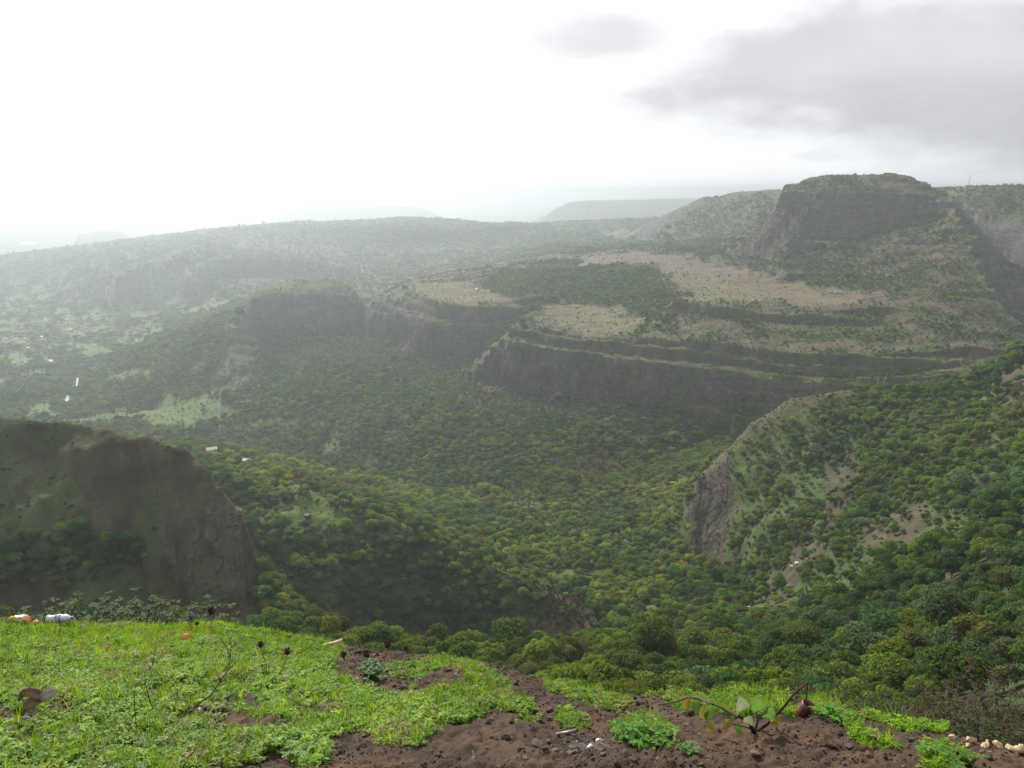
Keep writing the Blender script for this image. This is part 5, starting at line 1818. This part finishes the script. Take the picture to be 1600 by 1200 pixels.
# single weeds that stand out
def weed_clump(px, py, label, n_, rad_, h_, leaf_, tint, seed):
    b_ = onbank(px, py)
    o_ = empty('leafy_weed', b_)
    tag(o_, label, 'weed', 'leafy weeds standing alone')
    g = random.Random(seed)
    for k in range(n_):
        V_, F_ = sprig(seed * 50 + k, 5, h_ * g.uniform(.7, 1.1), leaf_)
        a_, r_ = g.uniform(0, 6.28), rad_ * math.sqrt(g.random())
        x_, y_ = b_.x + math.cos(a_) * r_, b_.y + math.sin(a_) * r_ * .8
        s_ = mesh_obj('sprig', V_, F_, (M_PLANT,), o_)
        s_.location = (x_ - b_.x, y_ - b_.y, float(bbil(BZ, np.array([x_]), np.array([y_]))[0]) - b_.z)
        s_.rotation_euler = (g.uniform(-.2, .2), g.uniform(-.2, .2), g.uniform(0, 6.28))
        s_['tint'] = [c_ * g.uniform(.8, 1.2) for c_ in tint]


weed_clump(1003, 1156, 'round clump of bright leafy weed alone on the bare soil', 16, .085, .06, .021, (.10, .20, .03), 1)
weed_clump(578, 1057, 'dark green leafy weed between the stones and the dried flowers', 7, .06, .06, .026, (.06, .12, .03), 2)
weed_clump(1075, 1176, 'two small weed sprigs on the soil near the ash', 2, .03, .03, .017, (.11, .17, .04), 3)
weed_clump(485, 1184, 'low weed clump at the edge of the bare soil', 6, .07, .04, .02, (.10, .20, .035), 4)
weed_clump(1478, 1196, 'weed clump on the soil below the cream scraps', 6, .07, .05, .018, (.10, .19, .03), 5)
weed_clump(1295, 1126, 'leafy weed at the foot of the red cup', 5, .05, .05, .02, (.10, .21, .03), 6)


def stalk_plant(px, py, tips, label, seed):
    b_ = onbank(px, py)
    d_ = math.hypot(b_.x, b_.y)
    o_ = empty('tall_grass', b_)
    tag(o_, label, 'grass plant', 'tall grass blades at the rim')
    for path in tips:
        P_ = [b_] + [at(x_, y_, d_ * 1.005) for x_, y_ in path]
        V_, F_ = ribbon(local(o_, P_), [.005 - .004 * i / (len(P_) - 1) for i in range(len(P_))], .0008, side=Vector((1, .2, 0)))
        q_ = mesh_obj('blade', V_, F_, (M_PLANT,), o_)
        q_['tint'] = [.12, .20, .04]


stalk_plant(1294, 1104, [[(1297, 1092), (1301, 1082), (1309, 1077)], [(1293, 1090), (1294, 1082), (1290, 1077)], [(1281, 1094), (1279, 1089), (1271, 1088)]], 'tall arching grass blades next to the red cup', 1)
stalk_plant(790, 1056, [[(792, 1046), (796, 1040), (800, 1042)], [(786, 1048), (783, 1042)]], 'short arching grass blades alone on the stony rim', 2)
stalk_plant(1058, 1092, [[(1056, 1084), (1058, 1074), (1064, 1068)], [(1062, 1084), (1068, 1078)]], 'arching grass blades where the crooked branch ends', 3)
stalk_plant(905, 1078, [[(904, 1068), (902, 1060)], [(910, 1068), (914, 1060)], [(900, 1072), (893, 1066)]], 'spiky grass blades in the weeds at mid rim', 4)
stalk_plant(950, 1092, [[(952, 1082), (953, 1072)], [(944, 1084), (938, 1078)]], 'two stiff grass blades before the dip of the rim', 5)


# leafy shrubs just over the west rim
def shrub_geo(seed, n_=16, h=.42, w_=.5, leaf_=.04):
    g = random.Random(seed)
    st, lf = [], []
    for s in range(n_):
        a = g.uniform(0, 6.28)
        out = w_ * .5 * math.sqrt(g.random())
        top = Vector((math.cos(a) * out, math.sin(a) * out, h * g.uniform(.72, 1.05)))
        mid = Vector((top.x * .45, top.y * .45, top.z * .5))
        st.append(tube([(top.x * .1, top.y * .1, -.06), mid, top], [.004, .003, .0015], 4))
        for wz in (1.0, .8, .6, .4, .22):
            c_ = mid.lerp(top, (wz - .5) * 2) if wz > .5 else Vector((top.x * .1, top.y * .1, 0)).lerp(mid, wz * 2)
            for k in range(8):
                b_ = k * .785 + g.uniform(-.3, .3)
                el = g.uniform(.1, .75)
                d_ = (math.cos(b_) * math.cos(el), math.sin(b_) * math.cos(el), math.sin(el))
                l_ = leaf_ * g.uniform(.6, 1.2)
                lf.append(leaf_quads(c_, d_, (0, 0, 1), l_, l_ * .42, .2, .25))
    return join(*st), join(*lf)


sh_mesh = []
for k in range(3):
    (sv, sf), (lv, lf_) = shrub_geo(700 + k, 18)
    a1 = mesh_obj('stems', sv, sf, (M_TWIG,), link=False).data
    a2 = mesh_obj('foliage', lv, lf_, (M_LDARK,), link=False).data
    sh_mesh.append((a1, a2))
shl = [(75, 942, 'leafy shrub rising between the orange wrapper and the plastic bottle'), (118, 946, 'leafy shrub right behind the plastic bottle'), (166, 936, 'tallest leafy shrub behind the grassy bank'), (205, 944, 'leafy shrub close beside the tallest one'), (240, 945, 'leafy shrub midway along the shrub row'),
       (275, 948, 'leafy shrub over the two small dried flowers'), (308, 954, 'low leafy shrub near the tall dark dried flower'), (340, 966, 'lowest leafy shrub at the end of the row'), (140, 950, 'low leafy shrub tucked before the tallest one')]
for i, (px, py, l_) in enumerate(shl):
    h_ = .46
    t_ = at(px, py, 5.9 + .3 * (i % 2))
    o = empty('leafy_shrub', t_ - Vector((0, 0, h_)))
    o.rotation_euler = (0, 0, i * 1.3)
    o.scale = (1, 1, 1 + .1 * (i % 2))
    tag(o, l_, 'shrub', 'leafy shrubs along the rim')
    for nm, dt in zip(('stems', 'foliage'), sh_mesh[i % 3]):
        c_ = bpy.data.objects.new(nm, dt)
        C.objects.link(c_)
        c_.parent = o


# dry brown shrubs on the slope past the right end of the rim
def dry_geo(seed, h=1.0, w_=1.1):
    g = random.Random(seed)
    st, lf = [], []
    for s in range(44):
        a = g.uniform(0, 6.28)
        out = w_ * .5 * math.sqrt(g.random())
        top = Vector((math.cos(a) * out, math.sin(a) * out, h * g.uniform(.6, 1.05)))
        st.append(tube([(top.x * .15, top.y * .15, -.2), (top.x * .5, top.y * .5, top.z * .5), top], [.009, .006, .002], 4))
        for k in range(4):
            q0 = Vector((top.x * .5, top.y * .5, top.z * .5)).lerp(top, g.random())
            q1 = q0 + Vector((g.uniform(-.2, .2), g.uniform(-.2, .2), g.uniform(.02, .25)))
            st.append(tube([q0, q1], [.004, .0015], 3))
            for _ in range(5):
                dv = (g.uniform(-1, 1), g.uniform(-1, 1), g.uniform(-.3, .8))
                lf.append(leaf_quads(q0.lerp(q1, g.random()), dv, (0, 0, 1), g.uniform(.03, .06), .025))
    return join(*st), join(*lf)


dm = []
for k in range(3):
    (sv, sf), (lv, lf_) = dry_geo(800 + k)
    dm.append((mesh_obj('stems', sv, sf, (M_TWIG,), link=False).data, mesh_obj('foliage', lv, lf_, (M_LDRY,), link=False).data, mesh_obj('foliage', lv, lf_, (M_LDARK,), link=False).data))
for i, (px, py, dd, hh, green, l_) in enumerate(((1490, 1120, 14, 1.2, 0, 'brown twiggy shrub past the rim above the lone cream scrap'), (1530, 1112, 13, 1.3, 0, 'brown dry shrub behind the biggest cream scrap'), (1570, 1105, 12, 1.4, 0, 'tall brown dry shrub past the row of cream scraps'), (1605, 1100, 11, 1.5, 0, 'brown dry shrub cut by the frame edge'),
                                                (1560, 1122, 10, .9, 1, 'small green-leaved shrub among the brown ones'), (1440, 1106, 17, 1.2, 0, 'brown dry shrub behind the weedy rim'), (1335, 1092, 26, 1.6, 1, 'dark green shrub past the rim near the arching grass'), (1385, 1098, 22, 1.5, 1, 'dark shrub past the rim behind the two leaning sticks'),
                                                (1250, 1082, 34, 1.8, 1, 'dark shrub beyond the rim behind the red cup'))):
    t_ = at(px, py, dd)
    o = empty('dry_shrub', t_ - Vector((0, 0, hh)))
    o.scale = (hh * 1.2, hh * 1.2, hh)
    o.rotation_euler = (0, 0, i * 2.1)
    tag(o, l_, 'shrub', 'shrubs on the slope past the right end of the rim')
    m3 = dm[i % 3]
    for nm, dt in (('stems', m3[0]), ('foliage', m3[2] if green else m3[1])):
        c_ = bpy.data.objects.new(nm, dt)
        C.objects.link(c_)
        c_.parent = o
print('things', round(time.time() - T0, 1))

# ------------------------------------------------------------------ far things: houses, mast, boulders, water
M_WALL = plain('whitewash', (0.34, 0.33, 0.31), .8, .2, .12, .6)
M_ROOFW = plain('pale_roof', (0.34, 0.34, 0.34), .6, .3, .12, .6)
M_ROOFR = plain('tile_roof', (0.30, 0.17, 0.12), .8, .2, .25, .8)
M_GLASS = plain('dark_window', (0.03, 0.03, 0.035), .3, .5)
M_STEEL = plain('mast_steel', (0.22, 0.22, 0.23), .5, .5)
M_BOULDER = plain('boulder', (0.085, 0.08, 0.078), .9, .2, .5, 1.2)
M_PALEROCK = plain('pale_rock', (0.52, 0.49, 0.45), .9, .2, .3, 1.0)


def land_at(px, py):
    a_, r_ = hit(px, py)
    x_, y_ = r_ * math.sin(a_), r_ * math.cos(a_)
    return Vector((x_, y_, float(ground(np.array([x_]), np.array([y_]))[0])))


def boxv(x0, x1, y0, y1, z0, z1):
    V_ = [(x, y, z) for z in (z0, z1) for y in (y0, y1) for x in (x0, x1)]
    return V_, [(0, 2, 3, 1), (4, 5, 7, 6), (0, 1, 5, 4), (2, 6, 7, 3), (0, 4, 6, 2), (1, 3, 7, 5)]


def house(px, py, L_, W_, H_, rot, roofm, label, group=None, lift=0.0, name='house'):
    b_ = land_at(px, py)
    o_ = empty(name, b_ + Vector((0, 0, lift)))
    o_.rotation_euler = (0, 0, rot)
    tag(o_, label, 'house', group)
    mesh_obj('wall', *boxv(-L_ / 2, L_ / 2, -W_ / 2, W_ / 2, -4 - lift, H_), (M_WALL,), o_, smooth=False)
    e, rh = .6, W_ * .28
    V_ = [(-L_ / 2 - e, -W_ / 2 - e, H_ - .2), (L_ / 2 + e, -W_ / 2 - e, H_ - .2), (L_ / 2 + e, 0, H_ + rh), (-L_ / 2 - e, 0, H_ + rh), (-L_ / 2 - e, W_ / 2 + e, H_ - .2), (L_ / 2 + e, W_ / 2 + e, H_ - .2)]
    V_ += [(x, y, z - .25) for x, y, z in V_]
    mesh_obj('roof', V_, [(0, 1, 2, 3), (3, 2, 5, 4), (6, 9, 8, 7), (9, 10, 11, 8), (0, 6, 7, 1), (4, 5, 11, 10), (0, 3, 9, 6), (3, 4, 10, 9), (1, 7, 8, 2), (2, 8, 11, 5)], (roofm,), o_, smooth=False)
    n_ = max(2, int(L_ / 4))
    for k in range(n_):
        x_ = -L_ / 2 + L_ * (k + .5) / n_
        mesh_obj('window' if k != n_ // 2 else 'door', *boxv(x_ - .6, x_ + .6, -W_ / 2 - .06, -W_ / 2 + .1, .9 if k != n_ // 2 else 0, 2.2), (M_GLASS,), o_, smooth=False)
    return b_


HOUSES = [house(331, 709, 12, 8, 4, .5, M_ROOFW, 'long white-roofed house among bright trees behind the brown hill', None, 1.5),
          house(386, 728, 7, 6, 4, -.3, M_ROOFW, 'small white building half hidden by bright trees on the wooded ridge', None, 3.0)]
hv = 'village houses in the valley'
for i, (px, py, L_, rm, l_) in enumerate(((10, 532, 16, M_ROOFW, 'white-roofed village house nearest the frame edge'), (18, 531, 11, M_ROOFR, 'red-roofed village house beside the white-roofed one'), (25, 533, 14, M_ROOFW, 'pale house at the bend of the village row'), (38, 531, 10, M_ROOFW, 'small pale house at the end of the village row'),
                                         (65, 528, 15, M_ROOFW, 'lone white house to the right of the village row'), (104, 518, 15, M_ROOFR, 'red-brown roofed house in the upper hamlet'), (112, 520, 18, M_ROOFW, 'long white house in the upper hamlet'), (119, 521, 12, M_ROOFW, 'small white house in the upper hamlet'), (130, 517, 14, M_ROOFR, 'red-brown roofed house at the end of the upper hamlet'), (147, 516, 14, M_ROOFR, 'red-brown roofed house standing apart from the hamlet'),
                                         (104, 501, 16, M_ROOFW, 'white house highest up the valley'), (43, 546, 11, M_ROOFW, 'small white house below the village row'), (212, 535, 10, M_ROOFW, 'single white hut among trees right of the hamlet'), (745, 455, 6, M_ROOFW, 'tiny white hut on the tan grass of the plateau'))):
    HOUSES.append(house(px, py, L_, L_ * .6, 4.5, .4 * i, rm, l_, hv if i < 13 else None))

# lattice mast on the plateau skyline
b = land_at(1513, 295)
o = empty('mast', b)
tag(o, 'thin lattice mast on the skyline between the mountain and the plateau', 'mast')
k_ = math.hypot(b.x, b.y) / FOC
Hm = 18 * k_
for sx, sy in ((-1, -1), (1, -1), (1, 1), (-1, 1)):
    mesh_obj('leg', *tube([(sx * 2.0, sy * 2.0, -3), (sx * .35, sy * .35, Hm)], [.18, .12], 4), (M_STEEL,), o)
for q_ in range(7):
    z0_, z1_ = Hm * q_ / 7, Hm * (q_ + 1) / 7
    w0_, w1_ = 2.0 - 1.65 * q_ / 7, 2.0 - 1.65 * (q_ + 1) / 7
    for sx, sy in ((-1, -1), (1, 1)):
        mesh_obj('brace', *tube([(sx * w0_, sy * w0_, z0_), (-sx * w1_, sy * w1_, z1_)], [.09, .09], 4), (M_STEEL,), o)
mesh_obj('antenna', *tube([(0, 0, Hm), (0, 0, Hm + 4)], [.2, .1], 5), (M_STEEL,), o)

for i, (px, py, s_, mt, l_, g_) in enumerate(((482, 812, 4.2, M_BOULDER, 'grey boulder in the grassy clearing on the wooded ridge', None), (973, 864, 2.6, M_PALEROCK, 'upper pale boulder in the ravine stream bed', 'pale boulders in the ravine stream bed'), (978, 868, 3.2, M_PALEROCK, 'biggest pale boulder in the ravine stream bed', 'pale boulders in the ravine stream bed'), (976, 873, 2.0, M_PALEROCK, 'lower pale boulder in the ravine stream bed', 'pale boulders in the ravine stream bed'),
                                             (1246, 882, 2.3, M_PALEROCK, 'pale boulder on the bare gully of the hillside', 'pale boulders on the gully'), (1237, 886, 1.9, M_PALEROCK, 'smaller pale boulder below another on the bare gully', 'pale boulders on the gully'), (1252, 878, 1.4, M_PALEROCK, 'smallest pale boulder, upslope on the bare gully', 'pale boulders on the gully'), (1170, 950, 1.8, M_PALEROCK, 'pale boulder near the foot of the bare gully', 'pale boulders on the gully'))):
    b = land_at(px, py)
    V, F = crumple(3, (s_, s_ * .8, s_ * .6), 90 + i, .3)
    o = mesh_obj('boulder', V, F, (mt,))
    o.location = b + Vector((0, 0, s_ * .25))
    tag(o, l_, 'boulder', g_)


def water_mat(t):
    pos = t.n('ShaderNodeTexCoord').outputs['Object']
    return principled(t, (0.10, 0.11, 0.10, 1), 0.12, 0.9, bump(t, t.noise(pos, .6, 4), .15, .2))


M_WATER = material('water', water_mat)


def pool(pix, name):
    P_ = []
    for px, py in pix:
        a_, r_ = hit(px, py)
        P_.append(Vector((r_ * math.sin(a_), r_ * math.cos(a_), 0)))
    c_ = sum(P_, Vector()) / len(P_)
    zs = ground(np.array([p.x for p in P_]), np.array([p.y for p in P_]))
    z_ = float(zs.max()) + .6
    V_ = [(p.x, p.y, z_) for p in P_] + [(p.x, p.y, z_ - 4) for p in P_]
    n_ = len(P_)
    o_ = mesh_obj(name, V_, [tuple(range(n_))] + [(i, (i + 1) % n_, (i + 1) % n_ + n_, i + n_) for i in range(n_)], (M_WATER,), smooth=False)
    tag(o_, kind='structure')
    return c_


POOLS = [pool([(102, 622), (108, 621), (108, 626), (104, 630), (101, 627)], 'water'), pool([(121, 599), (124, 599), (123, 604), (119, 610), (115, 613), (114, 611), (118, 607)], 'water'), pool([(137, 573), (142, 574), (145, 578), (142, 580), (138, 576)], 'water'),
         pool([(75, 564), (80, 562), (85, 563), (85, 566), (79, 566)], 'water'), pool([(32, 380.5), (45, 380), (58, 381), (56, 383), (36, 383)], 'lake')]

# BANK_END

# ------------------------------------------------------------------ haze
bm = bmesh.new()
bmesh.ops.create_cube(bm, size=1.0)
me = bpy.data.meshes.new('haze')
bm.to_mesh(me)
bm.free()
hz = bpy.data.objects.new('haze', me)
C.objects.link(hz)
ZLO, ZHI = float(Z.min()) - 20.0, float(Z.max()) + 40.0
hz.scale = (98000.0, 98000.0, ZHI - ZLO)
hz.location = (0, 0, (ZHI + ZLO) / 2)
tag(hz, 'pale haze filling the valley air', kind='stuff')
hm = bpy.data.materials.new('haze')
hm.use_nodes = True
t = NT(hm.node_tree)
pv = t.n('ShaderNodeVolumePrincipled')
pv.inputs['Color'].default_value = (0.445, 0.485, 0.535, 1)
pv.inputs['Density'].default_value = 1.35e-4
pv.inputs['Anisotropy'].default_value = 0.62
t.t.links.new(pv.outputs[0], t.n('ShaderNodeOutputMaterial').inputs['Volume'])
me.materials.append(hm)
print('done', round(time.time() - T0, 1))
